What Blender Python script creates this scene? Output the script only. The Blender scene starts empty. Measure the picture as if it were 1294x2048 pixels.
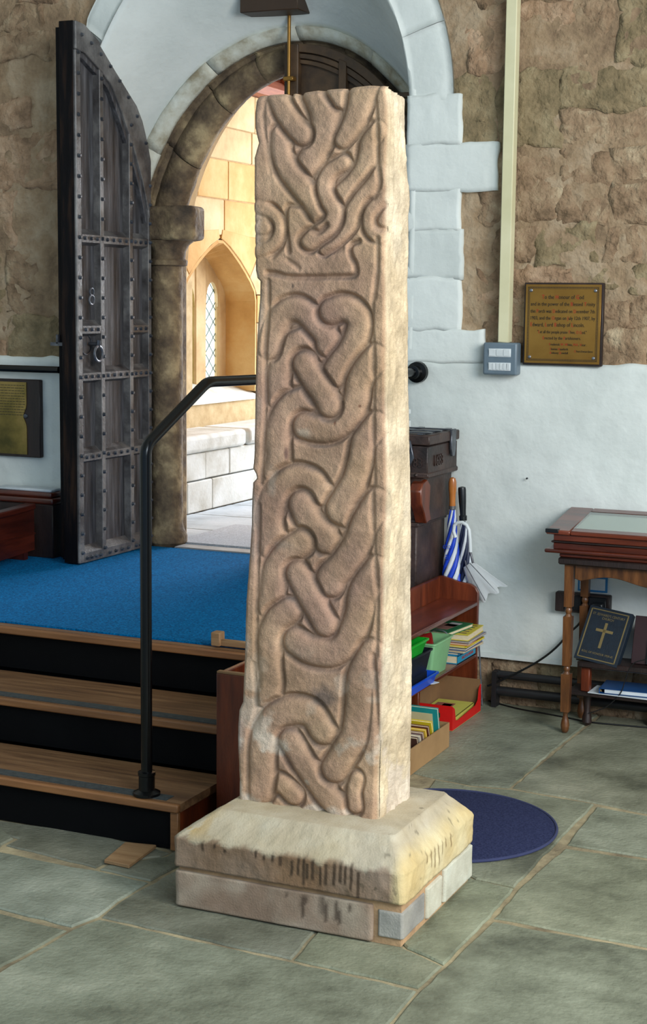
import bpy, math, random
import numpy as np
from mathutils import Vector, Matrix
random.seed(7); rng = np.random.default_rng(7)
SC = bpy.context.scene
# ------------------------------------------------------------ camera
FPX, YAW, PIT, ROL, CAMH = 3148.6, 0.42111752, -0.13166755, 0.01094082, 1.65
def cam_rows():
    cy, sy = math.cos(YAW), math.sin(YAW)
    fwd = np.array([-sy*math.cos(PIT), cy*math.cos(PIT), math.sin(PIT)])
    r = np.array([cy, sy, 0.]); u = np.cross(r, fwd)
    c, s = math.cos(ROL), math.sin(ROL)
    return np.array([c*r+s*u, -s*r+c*u, fwd])
CR = cam_rows(); CO = np.array([0, 0, CAMH])
def at(px, py, ax, v):            # the point of the plane (axis ax = v) that a photo pixel shows
    d = CR.T @ np.array([(px-647)/FPX, -(py-1024)/FPX, 1.]); return CO+d*((v-CO[ax])/d[ax])
cd = bpy.data.cameras.new('camera'); cam = bpy.data.objects.new('camera', cd)
SC.collection.objects.link(cam); SC.camera = cam
cd.sensor_fit = 'HORIZONTAL'; cd.sensor_width = 36; cd.lens = FPX*36/1294; cd.clip_end = 100
m4 = Matrix.Identity(4)
for i in range(3):
    m4[i][0], m4[i][1], m4[i][2], m4[i][3] = CR[0][i], CR[1][i], -CR[2][i], CO[i]
cam.matrix_world = m4
# ------------------------------------------------------------ light and exposure
W = bpy.data.worlds.new('sky'); SC.world = W; W.use_nodes = True
wn = W.node_tree.nodes; bg = wn['Background']
bg.inputs[0].default_value = (0.52, 0.74, 1.0, 1); bg.inputs[1].default_value = 0.46
def area(name, loc, target, sx, sy, power, col):
    l = bpy.data.lights.new(name, 'AREA'); l.shape = 'RECTANGLE'; l.size = sx; l.size_y = sy
    l.energy = power; l.color = col
    o = bpy.data.objects.new(name, l); SC.collection.objects.link(o); o.location = loc
    o.rotation_euler = (Vector(target)-Vector(loc)).to_track_quat('-Z', 'Y').to_euler(); return o
area('south_window_light', (2.3, 2.6, 2.6), (-1.6, 4.1, 1.1), 1.6, 2.2, 120, (1.0, 0.95, 0.87))
area('nave_window_light', (2.3, 0.4, 3.3), (-1.9, 4.6, 1.1), 2.0, 1.8, 112, (0.80, 0.91, 1.0))
area('porch_entrance_light', (-3.1, 10.4, 2.2), (-3.3, 6.5, 0.9), 1.9, 2.4, 135, (0.86, 0.93, 1.0))
area('porch_warm_fill', (-2.6, 8.6, 2.85), (-4.6, 8.7, 1.5), 1.2, 1.6, 1.5, (1.0, 0.90, 0.70))  # added warm fill on the porch wall; no such lamp hangs there
SC.view_settings.view_transform = 'Standard'; SC.view_settings.look = 'None'
SC.view_settings.gamma = 1; SC.view_settings.use_curve_mapping = False
SC.view_settings.exposure = 0.62
# ------------------------------------------------------------ materials
def lin(c):
    return tuple(((v/255)/12.92 if v/255 <= .04045 else ((v/255+.055)/1.055)**2.4) for v in c)
def mat(name, cols, scale=6, rough=.7, bump=.3, bscale=60, dist=.004, metal=0, stretch=(1, 1, 1), attr=None, coat=0, sheen=0, detail=6, trans=0, alpha=1, bump2=0, b2scale=8):
    m = bpy.data.materials.new(name); m.use_nodes = True; nt = m.node_tree; N = nt.nodes; L = nt.links
    p = N['Principled BSDF']; p.inputs['Roughness'].default_value = rough; p.inputs['Metallic'].default_value = metal
    p.inputs['Coat Weight'].default_value = coat; p.inputs['Sheen Weight'].default_value = sheen
    p.inputs['Transmission Weight'].default_value = trans; p.inputs['Alpha'].default_value = alpha
    tc = N.new('ShaderNodeTexCoord'); mp = N.new('ShaderNodeMapping'); mp.inputs['Scale'].default_value = stretch
    L.new(tc.outputs['Object'], mp.inputs['Vector'])
    oi = N.new('ShaderNodeObjectInfo'); ad = N.new('ShaderNodeVectorMath'); ad.operation = 'ADD'
    sc = N.new('ShaderNodeMath'); sc.operation = 'MULTIPLY'; sc.inputs[1].default_value = 37.
    L.new(oi.outputs['Random'], sc.inputs[0]); L.new(mp.outputs[0], ad.inputs[0]); L.new(sc.outputs[0], ad.inputs[1])
    n = N.new('ShaderNodeTexNoise'); n.inputs['Scale'].default_value = scale; n.inputs['Detail'].default_value = detail; n.inputs['Roughness'].default_value = .62
    L.new(ad.outputs[0], n.inputs['Vector'])
    cr = N.new('ShaderNodeValToRGB'); e = cr.color_ramp.elements
    k = len(cols)
    while len(e) < k: e.new(.5)
    for i, c in enumerate(cols):
        e[i].position = .5 if k == 1 else .32+.36*i/(k-1); e[i].color = (*lin(c), 1)
    L.new(n.outputs['Fac'], cr.inputs['Fac']); out = cr.outputs[0]
    if attr:
        a = N.new('ShaderNodeAttribute'); a.attribute_name = attr
        mx = N.new('ShaderNodeMix'); mx.data_type = 'RGBA'; mx.blend_type = 'MULTIPLY'; mx.inputs[0].default_value = 1
        L.new(out, mx.inputs[6]); L.new(a.outputs['Color'], mx.inputs[7]); out = mx.outputs[2]
    L.new(out, p.inputs['Base Color'])
    if bump:
        b = N.new('ShaderNodeBump'); b.inputs['Strength'].default_value = bump; b.inputs['Distance'].default_value = dist
        n2 = N.new('ShaderNodeTexNoise'); n2.inputs['Scale'].default_value = bscale; n2.inputs['Detail'].default_value = 5
        L.new(ad.outputs[0], n2.inputs['Vector']); L.new(n2.outputs['Fac'], b.inputs['Height'])
        if bump2:
            b2 = N.new('ShaderNodeBump'); b2.inputs['Strength'].default_value = bump2; b2.inputs['Distance'].default_value = .03
            n3 = N.new('ShaderNodeTexNoise'); n3.inputs['Scale'].default_value = b2scale; n3.inputs['Detail'].default_value = 7
            L.new(ad.outputs[0], n3.inputs['Vector']); L.new(n3.outputs['Fac'], b2.inputs['Height']); L.new(b2.outputs[0], b.inputs['Normal'])
        L.new(b.outputs[0], p.inputs['Normal'])
    return m
def plain(name, c, rough=.5, metal=0, **k): return mat(name, [tuple(int(v*.93) for v in c), c], scale=14, rough=rough, metal=metal, bump=.08, **k)
M = dict(
 shaft=mat('carved sandstone', [(206, 196, 184), (228, 218, 208), (248, 240, 230)], 9, .92, .55, 260, .003, attr='Col', bump2=.12, b2scale=40),
 plinth=mat('plinth sandstone', [(222, 214, 200), (240, 232, 218), (254, 250, 240)], 10, .92, .5, 180, .003, attr='Col'),
 mortar=mat('pink mortar', [(160, 128, 96), (196, 158, 116)], 14, .95, .6, 90),
 graystone=mat('pale grey stone', [(150, 152, 146), (190, 192, 184)], 12, .85, .4, 90),
 white=mat('whitewash', [(202, 208, 204), (215, 220, 216), (223, 228, 224)], 1.6, .8, .35, 40, .004, bump2=.14, b2scale=14),
 rubble=mat('rubble sandstone', [(104, 84, 62), (142, 116, 90), (158, 134, 106), (186, 166, 136)], 9, .95, 1.0, 60, .008, bump2=.9, b2scale=16),
 rubble2=mat('pinkish rubble', [(116, 92, 70), (158, 128, 100), (184, 156, 128)], 10, .95, 1.0, 60, .008, bump2=.9, b2scale=18),
 rubble3=mat('grey green rubble', [(104, 92, 66), (136, 118, 88), (160, 144, 112)], 9, .95, 1.0, 50, .008, bump2=.9, b2scale=16),
 jointm=mat('wall mortar', [(120, 98, 76), (152, 128, 100), (174, 154, 128)], 7, .95, .9, 60, .006, bump2=.8, b2scale=14),
 porch=mat('golden ashlar', [(172, 128, 70), (196, 152, 92), (208, 174, 120)], 2.6, .9, .4, 70, .003),
 porch2=mat('pale ashlar', [(170, 140, 98), (196, 168, 124), (210, 186, 146)], 3, .9, .4, 70, .003),
 porchj=mat('ashlar joint', [(176, 150, 108), (206, 184, 144)], 12, .95, .4, 70),
 bench=mat('bench limestone', [(186, 184, 174), (214, 216, 212), (230, 234, 234)], 4, .85, .4, 60, .004),
 arch=mat('dark roll moulding stone', [(58, 48, 38), (92, 76, 58), (122, 104, 78), (168, 148, 112)], 7, .85, .7, 50, .006, bump2=.5, b2scale=12),
 archw=mat('worn limewash', [(150, 138, 112), (196, 194, 178), (214, 216, 206)], 8, .85, .5, 50, .005),
 flag=mat('flagstone', [(84, 86, 76), (116, 118, 106), (136, 138, 126), (156, 156, 144)], 3.2, .45, .9, 70, .004, bump2=.16, b2scale=9, attr='Col'),
 flagj=mat('floor mortar', [(112, 100, 78), (176, 162, 128)], 9, .95, .6, 90),
 carpet=mat('blue carpet', [(0, 70, 112), (0, 106, 166), (0, 138, 208)], 130, .98, .9, 500, .004),
 tread=mat('oak tread', [(92, 64, 42), (120, 86, 56), (142, 106, 72)], 3, .55, .25, 60, .002, stretch=(1, 14, 14)),
 nosing=mat('oak nosing', [(116, 76, 44), (150, 102, 60)], 3, .5, .25, 60, .002, stretch=(1, 14, 14)),
 riser=mat('black riser', [(4, 4, 5), (8, 8, 10)], 4, .75, .1, 60),
 strip=mat('dark grip strip', [(50, 54, 54), (70, 76, 76)], 60, .9, .4, 300),
 pine=mat('red stained pine', [(70, 28, 12), (98, 42, 20), (120, 54, 26)], 3, .35, .15, 40, stretch=(8, 8, 1)),
 mahog=mat('mahogany', [(62, 24, 14), (94, 38, 22), (120, 54, 32)], 2.4, .28, .12, 40, stretch=(8, 1, 8), coat=.4),
 mahogx=mat('mahogany across', [(52, 19, 12), (82, 32, 18), (112, 50, 28)], 2.4, .28, .12, 40, stretch=(1, 8, 8), coat=.4),
 pewwood=mat('dark red pew wood', [(40, 13, 9), (62, 22, 14), (84, 32, 20)], 2.4, .35, .12, 40, stretch=(8, 1, 8)),
 walnut=mat('dark oak legs', [(54, 32, 18), (92, 56, 28), (120, 76, 40)], 5, .35, .15, 40, stretch=(6, 6, 1), coat=.3),
 darkwood=mat('near black wood', [(26, 16, 14), (46, 30, 26)], 4, .5, .3, 40, stretch=(6, 6, 1)),
 chest=mat('old dark oak', [(30, 20, 18), (54, 38, 33), (74, 54, 46)], 8, .5, .5, 70, .004),
 door=mat('weathered door oak', [(34, 33, 34), (66, 65, 68), (96, 96, 100)], 6, .5, .6, 60, .003, stretch=(7, 7, .6)),
 doorf=mat('door frame oak', [(50, 46, 46), (86, 84, 84), (124, 122, 120)], 7, .42, .6, 80, .003),
 dooredge=mat('blackened door edge', [(6, 5, 7), (12, 10, 13), (44, 30, 22)], 4, .5, .4, 60, .003, stretch=(8, 8, .8)),
 doorb=mat('brown inner door', [(48, 34, 22), (74, 54, 34), (92, 68, 44)], 4, .55, .3, 60, .003, stretch=(2, 2, 2)),
 iron=mat('stud iron', [(56, 58, 64), (104, 108, 116)], 30, .32, .2, 80, metal=.6),
 steel=mat('bright iron', [(110, 112, 118), (150, 152, 158)], 30, .35, .2, 80, metal=.8),
 black=mat('black enamel', [(3, 4, 5), (7, 8, 9)], 30, .26, .05, 60),
 brass=mat('brass plate', [(122, 86, 36), (150, 108, 46), (172, 128, 60)], 2.2, .35, .1, 90, metal=.75),
 brass2=mat('tarnished brass', [(84, 78, 42), (128, 112, 60), (164, 140, 84)], 4, .38, .15, 60, metal=.75),
 gold=plain('old brass rod', (150, 110, 50), .35, .7),
 ink=plain('black engraving', (28, 22, 14)), red=plain('red engraving', (176, 44, 24)),
 grey=plain('grey metal switch box', (104, 120, 132), .4), rocker=plain('white switch', (216, 222, 224), .35),
 cream=mat('cream trunking', [(206, 200, 160), (220, 214, 178)], 4, .45, .05, 40),
 blackp=plain('black plastic', (18, 22, 26), .35), cable=plain('black cable', (10, 11, 13), .45),
 handlew=mat('varnished handle', [(150, 86, 34), (190, 118, 54)], 8, .25, .05, 40, coat=.5),
 cloth=mat('white umbrella nylon', [(196, 204, 212), (218, 224, 230)], 8, .6, .1, 60),
 blue=plain('royal blue nylon', (18, 66, 200), .5), navy=plain('navy nylon', (14, 30, 66), .5),
 clear=mat('clear umbrella plastic', [(214, 218, 220), (232, 236, 238)], 8, .25, .1, 40, trans=.35, alpha=.85),
 mint=plain('mint enamel', (132, 184, 132), .4), green=plain('green plastic', (18, 160, 40), .35),
 navyp=plain('dark crate plastic', (20, 26, 36), .4), bluep=plain('blue plastic', (20, 78, 206), .35),
 card=mat('brown cardboard', [(146, 112, 72), (168, 132, 88)], 5, .85, .1, 60), redc=plain('red printed card', (208, 18, 14), .5),
 kraft=plain('inner card', (132, 98, 64), .85),
 page=mat('page edges', [(206, 188, 150), (228, 214, 184)], 90, .85, .3, 200, stretch=(1, 1, 8)),
 rug=mat('navy rug', [(34, 38, 66), (46, 52, 84), (60, 66, 98)], 150, .98, .8, 400, .003),
 rugedge=plain('rug binding', (50, 56, 92), .9),
 batten=mat('raw wood', [(134, 100, 66), (164, 130, 92)], 5, .7, .2, 60, stretch=(1, 8, 8)),
 binding=mat('dark blue cloth binding', [(10, 22, 34), (16, 32, 46)], 40, .55, .3, 200), gilt=plain('gilt', (140, 122, 80), .4, .4),
 folder=plain('blue folder', (14, 70, 128), .35), paper=plain('white paper', (206, 214, 220), .7),
 glassm=mat('case glass', [(190, 204, 200), (200, 212, 208)], 2, .08, 0, trans=0, alpha=.35),
 lining=mat('case lining', [(196, 204, 190), (214, 220, 206)], 3, .8, .1, 40),
 pane=mat('leaded glass', [(226, 240, 236), (240, 250, 246)], 4, .3, .1, 30, trans=.9, alpha=.6),
 paneg=mat('green leaded glass', [(150, 176, 96), (190, 200, 130)], 4, .3, .1, 30, trans=.8, alpha=.8),
 lead=plain('lead came', (60, 90, 80), .5), pipe=plain('painted pipe', (34, 34, 36), .4),
 matm=mat('grey doormat', [(168, 174, 182), (214, 220, 228)], 120, .95, .9, 300),
 thresh=mat('metal threshold', [(150, 150, 150), (184, 186, 188)], 10, .4, .1, 60),
 tile=mat('porch slab', [(160, 168, 174), (188, 198, 206), (206, 214, 222)], 3, .6, .4, 60, .003),
 roofw=mat('porch roof timber', [(116, 62, 40), (150, 88, 58)], 4, .7, .2, 40, stretch=(8, 1, 8)),
 lmp=plain('dark bracket', (56, 38, 22), .5))
def cmat(c, r=.5): 
    k = 'c%02x%02x%02x' % c
    if k not in M: M[k] = plain('printed cover %d %d %d' % c, c, r)
    return M[k]
for k_ in ('carpet', 'riser', 'dooredge', 'rug', 'black'): M[k_].node_tree.nodes['Principled BSDF'].inputs['Specular IOR Level'].default_value = .12 if k_ != 'black' else .35
for k_, c_, e_ in (('pane', (.9, 1, .97, 1), 1.1), ('paneg', (.75, .85, .4, 1), .35)):      # panes glow by themselves in place of daylight and greenery outside
    p_ = M[k_].node_tree.nodes['Principled BSDF']; p_.inputs['Emission Color'].default_value = c_; p_.inputs['Emission Strength'].default_value = e_
# ------------------------------------------------------------ noise
def vnoise(P, s, seed=0):
    p = np.asarray(P, float)*s+seed*17.31; i = np.floor(p).astype(np.int64); f = p-i; f = f*f*(3-2*f)
    def h(a, b, c):
        n = (a*73856093) ^ (b*19349663) ^ (c*83492791) ^ (seed*2654435761 & 0xffffffff); n = (n ^ (n >> 13))*1274126177 & 0x7fffffff
        return ((n ^ (n >> 16)) & 0xffff)/65535.
    r = 0
    for a in (0, 1):
        for b in (0, 1):
            for c in (0, 1):
                w = (f[..., 0] if a else 1-f[..., 0])*(f[..., 1] if b else 1-f[..., 1])*(f[..., 2] if c else 1-f[..., 2])
                r = r+w*h(i[..., 0]+a, i[..., 1]+b, i[..., 2]+c)
    return r*2-1
def fbm(P, s, o=4, seed=0):
    r = 0; a = 1; t = 0
    for k in range(o): r = r+a*vnoise(P, s*2**k, seed+k); t += a; a *= .5
    return r/t
# ------------------------------------------------------------ object helpers
def worldpos(p):
    v = Vector((0, 0, 0))
    while p is not None: v += p.location; p = p.parent
    return v
def link_mesh(name, me, m, parent=None):
    o = bpy.data.objects.new(name, me); SC.collection.objects.link(o)
    if m is not None and not me.materials: me.materials.append(m)
    if parent is not None: o.parent = parent
    return o
def tag(o, label=None, cat=None, group=None, kind=None):
    for k, v in (('label', label), ('category', cat), ('group', group), ('kind', kind)):
        if v: o[k] = v
    return o
def thing(name, loc, label, cat, group=None):
    o = bpy.data.objects.new(name, None); SC.collection.objects.link(o); o.location = loc; o.empty_display_size = .1
    return tag(o, label, cat, group)
def struct(name, loc=(0, 0, 0)):
    o = bpy.data.objects.new(name, None); SC.collection.objects.link(o); o.location = loc; o['kind'] = 'structure'; return o
class MB:
    def __init__(s, tf=None): s.v = []; s.f = []; s.tf = tf
    def add(s, vs, fs):
        n = len(s.v)
        for p in vs:
            p = Vector(p)
            if s.tf is not None: p = s.tf @ p
            s.v.append(tuple(p))
        s.f += [tuple(n+i for i in f) for f in fs]; return s
    def box(s, x0, x1, y0, y1, z0, z1):
        return s.add([(x, y, z) for z in (z0, z1) for y in (y0, y1) for x in (x0, x1)],
              [(0, 2, 3, 1), (4, 5, 7, 6), (0, 1, 5, 4), (2, 6, 7, 3), (0, 4, 6, 2), (1, 3, 7, 5)])
    def prism(s, poly, ax, a, b):       # poly in the two other axes
        def mk(u, w, t): return [(t, u, w), (u, t, w), (u, w, t)][ax]
        n = len(poly); ar = sum(poly[i][0]*poly[(i+1) % n][1]-poly[(i+1) % n][0]*poly[i][1] for i in range(n))
        vs = [mk(u, w, a) for u, w in poly]+[mk(u, w, b) for u, w in poly]
        fs = [tuple(range(n))[::-1], tuple(range(n, 2*n))]+[(i, (i+1) % n, n+(i+1) % n, n+i) for i in range(n)]
        flip = (ar < 0) ^ (ax == 1) ^ (b < a)
        return s.add(vs, [f[::-1] for f in fs] if flip else fs)
    def tube(s, pts, r, n=12, cap=True):
        pts = [Vector(p) for p in pts]; R = r if hasattr(r, '__len__') else [r]*len(pts); k = len(pts); vs = []; fs = []
        up = None
        for i, p in enumerate(pts):
            t = (pts[min(i+1, k-1)]-pts[max(i-1, 0)]).normalized()
            if up is None:
                up = Vector((0, 0, 1)) if abs(t.z) < .9 else Vector((1, 0, 0))
            a = (up-t*up.dot(t)).normalized(); up = a; b = t.cross(a)
            for j in range(n):
                q = 2*math.pi*j/n; vs.append(p+(a*math.cos(q)+b*math.sin(q))*R[i])
        for i in range(k-1):
            for j in range(n): fs.append((i*n+j, i*n+(j+1) % n, (i+1)*n+(j+1) % n, (i+1)*n+j))
        if cap: fs += [tuple(range(n))[::-1], tuple(range((k-1)*n, k*n))]
        return s.add(vs, fs)
    def lathe(s, c, prof, n=20):        # prof: (r, z)
        k = len(prof); vs = [(c[0]+max(r, .0004)*math.cos(2*math.pi*j/n), c[1]+max(r, .0004)*math.sin(2*math.pi*j/n), c[2]+z) for r, z in prof for j in range(n)]
        fs = [(i*n+j, i*n+(j+1) % n, (i+1)*n+(j+1) % n, (i+1)*n+j) for i in range(k-1) for j in range(n)]
        return s.add(vs, fs+[tuple(range(n))[::-1], tuple(range((k-1)*n, k*n))])
    def grid(s, P):                     # P (a,b,3)
        a, b = P.shape[:2]
        return s.add(P.reshape(-1, 3), [(i*b+j, i*b+j+1, (i+1)*b+j+1, (i+1)*b+j) for i in range(a-1) for j in range(b-1)])
    def obj(s, name, m, parent=None, bevel=0, smooth=35, seg=1):
        off = worldpos(parent) if parent is not None else Vector((0, 0, 0))
        me = bpy.data.meshes.new(name)
        me.from_pydata([(x-off.x, y-off.y, z-off.z) for x, y, z in s.v], [], s.f); me.update()
        if smooth:
            me.polygons.foreach_set('use_smooth', [True]*len(me.polygons)); me.set_sharp_from_angle(angle=math.radians(smooth))
        o = link_mesh(name, me, m, parent)
        if bevel:
            md = o.modifiers.new('bevel', 'BEVEL'); md.width = bevel; md.segments = seg; md.limit_method = 'ANGLE'; md.angle_limit = math.radians(40)
        return o
def root_here(o):                       # a one-mesh thing: put its origin at the base of the mesh
    me = o.data; c = np.empty(len(me.vertices)*3); me.vertices.foreach_get('co', c); c = c.reshape(-1, 3)
    q = np.array([(c[:, 0].min()+c[:, 0].max())/2, (c[:, 1].min()+c[:, 1].max())/2, c[:, 2].min()])
    me.vertices.foreach_set('co', (c-q).ravel()); me.update(); o.location = q; return o
def np_mesh(name, V, F, m, parent=None, col=None, smooth=True):
    V = np.asarray(V, float); off = np.array(worldpos(parent)) if parent is not None else 0
    me = bpy.data.meshes.new(name); me.from_pydata((V-off).tolist(), [], F if isinstance(F, list) else F.tolist()); me.update()
    if smooth: me.polygons.foreach_set('use_smooth', [True]*len(me.polygons))
    if col is not None:
        a = me.color_attributes.new('Col', 'FLOAT_COLOR', 'POINT'); a.data.foreach_set('color', np.c_[col, np.ones(len(V))].ravel())
    return link_mesh(name, me, m, parent)
def gridfaces(a, b, wrap=False):
    i = np.arange(a-1)[:, None]*b; j = np.arange(b if wrap else b-1)[None]; j2 = (j+1) % b
    return np.stack([i+j, i+j2, i+b+j2, i+b+j], -1).reshape(-1, 4)
def text(body, size, m, parent, mtx, extrude=.0004, reds=None, align='CENTER', name='lettering', sx=1, m2=None):
    cu = bpy.data.curves.new(name, 'FONT'); cu.body = body; cu.size = size; cu.extrude = extrude; cu.align_x = align; cu.resolution_u = 2
    cu.materials.append(m)
    if reds:
        cu.materials.append(m2)
        for i in reds: cu.body_format[i].material_index = 1
    t = bpy.data.objects.new(name, cu); SC.collection.objects.link(t); bpy.context.view_layer.update()
    me = bpy.data.meshes.new_from_object(t.evaluated_get(bpy.context.evaluated_depsgraph_get()))
    bpy.data.objects.remove(t)
    off = Matrix.Translation(-worldpos(parent)) if parent is not None else Matrix.Identity(4)
    me.transform(off @ mtx @ Matrix.Diagonal((sx, 1, 1, 1)))
    return link_mesh(name, me, m, parent)
def face_y(x, y, z): return Matrix.Translation((x, y, z)) @ Matrix.Rotation(math.radians(90), 4, 'X')   # reads from -y
def face_x(x, y, z): return Matrix.Translation((x, y, z)) @ Matrix.Rotation(math.radians(90), 4, 'Z') @ Matrix.Rotation(math.radians(90), 4, 'X')  # reads from +x
# ------------------------------------------------------------ setting: floor of flagstones
YW = 6.17; PZ = .46; DX = -3.12
floor = MB().box(-6.6, 3, -2, YW, -.12, -.006).obj('floor', M['flagj'], smooth=0); tag(floor, kind='structure')
def F(*pp): return [tuple(at(x, y, 2, 0)[:2]) for x, y in pp]
def wpt(px, py): return tuple(at(px, py, 2, 0)[:2])
e1294 = 1640
flags = [
 # traced slabs: pixel outline on the floor, tone
 ([(200, 1833), (241, 1799), (345, 1741), (480, 1700), (700, 1790), (626, 1868), (584, 1918)], (.80, .80, .74)),
 ([(584, 1918), (626, 1868), (700, 1800), (811, 1895), (888, 1930), (838, 1976)], (.84, .86, .72)),
 ([(811, 1895), (720, 1800), (860, 1700), (950, 1757), (1030, 1775), (984, 1833), (888, 1930)], (1.12, 1.16, .98)),
 ([(950, 1757), (850, 1690), (800, 1640), (868, 1557), (941, 1572), (1022, 1578), (1191, 1607), (1128, 1671), (1030, 1775)], (1.05, 1.06, .92)),
 ([(1191, 1611), (1294, 1630), (1700, 1705), (1700, 1790), (1294, 1714), (1132, 1688)], (1.12, 1.15, 1.04)),
 ([(1128, 1694), (1294, 1718), (1700, 1794), (1700, 1990), (1294, 1893), (984, 1835), (1032, 1778)], (1.0, 1.02, .86)),
 ([(984, 1840), (1294, 1897), (1700, 1995), (1700, 2300), (640, 2300), (760, 2069), (838, 1978), (888, 1932)], (1.06, 1.1, .98)),
 ([(1022, 1574), (1130, 1484), (1215, 1418), (1600, 1480), (1700, 1500), (1700, 1700), (1294, 1626), (1191, 1605)], (1.0, .98, .86)),
 ([(1020, 1575), (941, 1569), (868, 1555), (700, 1515), (900, 1400), (1010, 1335), (1213, 1417), (1130, 1482)], (.98, 1.0, .9)),
 ([(198, 1836), (583, 1921), (837, 1979), (758, 2070), (640, 2300), (-300, 2300), (-300, 2150), (-10, 1946), (141, 1858)], (1.0, 1.04, .94)),
 ([(0, 1702), (145, 1732), (193, 1739), (300, 1763), (239, 1800), (200, 1831), (143, 1853), (0, 1817), (-300, 1745), (-300, 1640)], (1.14, 1.2, 1.16)),  # pale bluish tone paints the window sheen onto this slab
 ([(-4, 1822), (138, 1858), (-12, 1942), (-300, 2140), (-300, 1752)], (.95, .98, .88)),
 ([(8, 1689), (34, 1676), (-200, 1610), (200, 1668), (344, 1704), (322, 1712), (209, 1726), (192, 1735)], (.78, .76, .70)),
 ([(212, 1728), (330, 1711), (345, 1700), (420, 1700), (345, 1738), (302, 1761), (195, 1737)], (.84, .84, .78)),
 ([(-300, 1560), (-10, 1640), (30, 1675), (6, 1688), (-2, 1699), (-300, 1638)], (.88, .88, .8)),
]
def inset(poly, g):
    n = len(poly); out = []
    P = [Vector(p) for p in poly]; A = sum(P[i].x*P[(i+1) % n].y-P[(i+1) % n].x*P[i].y for i in range(n))
    if A < 0: P = P[::-1]
    for i in range(n):
        a, b, c = P[i-1], P[i], P[(i+1) % n]; d1 = (b-a).normalized(); d2 = (c-b).normalized()
        n1 = Vector((-d1.y, d1.x)); n2 = Vector((-d2.y, d2.x)); q = n1+n2
        k = q.length_squared
        out.append(b+(q*(2*g/max(k, .8)) if k > 1e-6 else n1*g))
    return out
def rough_poly(P, step=.04, amp=.003):
    out = []
    for i in range(len(P)):
        a, b = P[i], P[(i+1) % len(P)]; d = (b-a).length; n = max(1, int(d/step))
        nrm = Vector((-(b-a).y, (b-a).x)).normalized()
        for k in range(n):
            out.append(a.lerp(b, k/n)+nrm*(random.uniform(-amp, amp) if k else 0))
    return out
from mathutils.geometry import tessellate_polygon
def slab(poly, ztop, tone, m, parent, thick=.03, gap=.0045, name='flagstone', step=.045):
    P = rough_poly(inset(poly, gap), step, .0035); n = len(P); Q = inset(P, .005)
    if len(Q) != n: Q = P
    V = [(p.x, p.y, ztop-thick) for p in P]+[(p.x, p.y, ztop-.004) for p in P]+[(p.x, p.y, ztop) for p in Q]
    fs = [(i, (i+1) % n, n+(i+1) % n, n+i) for i in range(n)]+[(n+i, n+(i+1) % n, 2*n+(i+1) % n, 2*n+i) for i in range(n)]
    fs += [tuple(2*n+i for i in t) for t in tessellate_polygon([[Vector((p.x, p.y, 0)) for p in Q]])]
    o = np_mesh(name, V, fs, m, parent, col=np.tile(tone, (len(V), 1)), smooth=False)
    return o
for pp, tone in flags:
    slab([wpt(*q) for q in pp], random.uniform(-.0015, .0005), tone, M['flag'], floor)
for x in np.arange(-.4, 3, .7):          # the rest of the paving beyond the frame
    for y in np.arange(3.2, 6.1, .75):
        slab([(x, y), (x+.69, y), (x+.69, y+.74), (x, y+.74)], -.001, (1, 1, .9), M['flag'], floor)
def seen(x, y):
    c = CR @ (np.array([x, y, 0])-CO); px, py = 647+FPX*c[0]/c[2], 1024-FPX*c[1]/c[2]
    return c[2] > .2 and -330 < px < 1720 and 1300 < py < 2420
for i, x in enumerate(np.arange(-5.4, 3, .82)):
    for j, y in enumerate(np.arange(-1.9, 6.1, .62)):
        a = [(x, y+.2*(i % 2)), (x+.82, y+.2*(i % 2)), (x+.82, y+.62+.2*(i % 2)), (x, y+.62+.2*(i % 2))]
        if x+.82 > -.4 and y+.82 > 3.2 or (x < -2.2 and y > 3.3) or any(seen(*q) for q in a) or y > 5.3: continue
        slab(a, -.001, [(1, 1, .9), (1.08, 1.1, 1), (.88, .9, .84)][(i+2*j) % 3], M['flag'], floor)
# ------------------------------------------------------------ walls
def ell(xc, a, b, zc, x): return zc+b*math.sqrt(max(0, 1-((x-xc)/a)**2))
AX = -3.15
def front_arch(n=40):                    # the opening in the room face, left foot to right foot
    L = [(-4.05, PZ), (-4.05, 1.95)]
    pts = [(AX-.90*math.cos(t), 1.95+1.35*math.sin(t)) for t in np.linspace(0, math.pi/2, n)]
    pts2 = [(AX+.76*math.cos(t), 2.47+.83*math.sin(t)) for t in np.linspace(math.pi/2, 0, n)]
    return [(-4.05, PZ)]+pts+pts2[1:]+[(-2.40, PZ)]
def front_arch_z(x):
    if x < AX: return ell(AX, .90, 1.35, 1.95, x) if x > AX-.9 else 0
    return ell(AX, .76, .83, 2.47, x) if x < AX+.76 else 0
def wall_with_hole(name, y0, y1, x0, x1, ztop, fz, xl, xr, m, zb=0):
    xs = sorted(set([x0, x1]+list(np.round(np.linspace(xl, xr, 61), 4)))); mb = MB()
    for a, b in zip(xs[:-1], xs[1:]):
        mid = (a+b)/2
        if mid < xl or mid > xr: mb.box(a, b, y0, y1, zb, ztop); continue
        za, zb2 = fz(a), fz(b)
        vs = [(a, y0, za), (b, y0, zb2), (b, y0, ztop), (a, y0, ztop), (a, y1, za), (b, y1, zb2), (b, y1, ztop), (a, y1, ztop)]
        mb.add(vs, [(0, 1, 2, 3), (7, 6, 5, 4), (4, 5, 1, 0), (3, 2, 6, 7)])
    o = mb.obj(name, m, smooth=0); tag(o, kind='structure'); return o
def fz_front(x):
    x = min(max(x, -4.049), -2.391); return max(front_arch_z(x), 1.95)
wall = wall_with_hole('wall_back', YW+.008, YW+.40, -6.5, 3, 3.9, lambda x: fz_front(x)+.012, -4.06, -2.385, M['jointm'])
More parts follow.
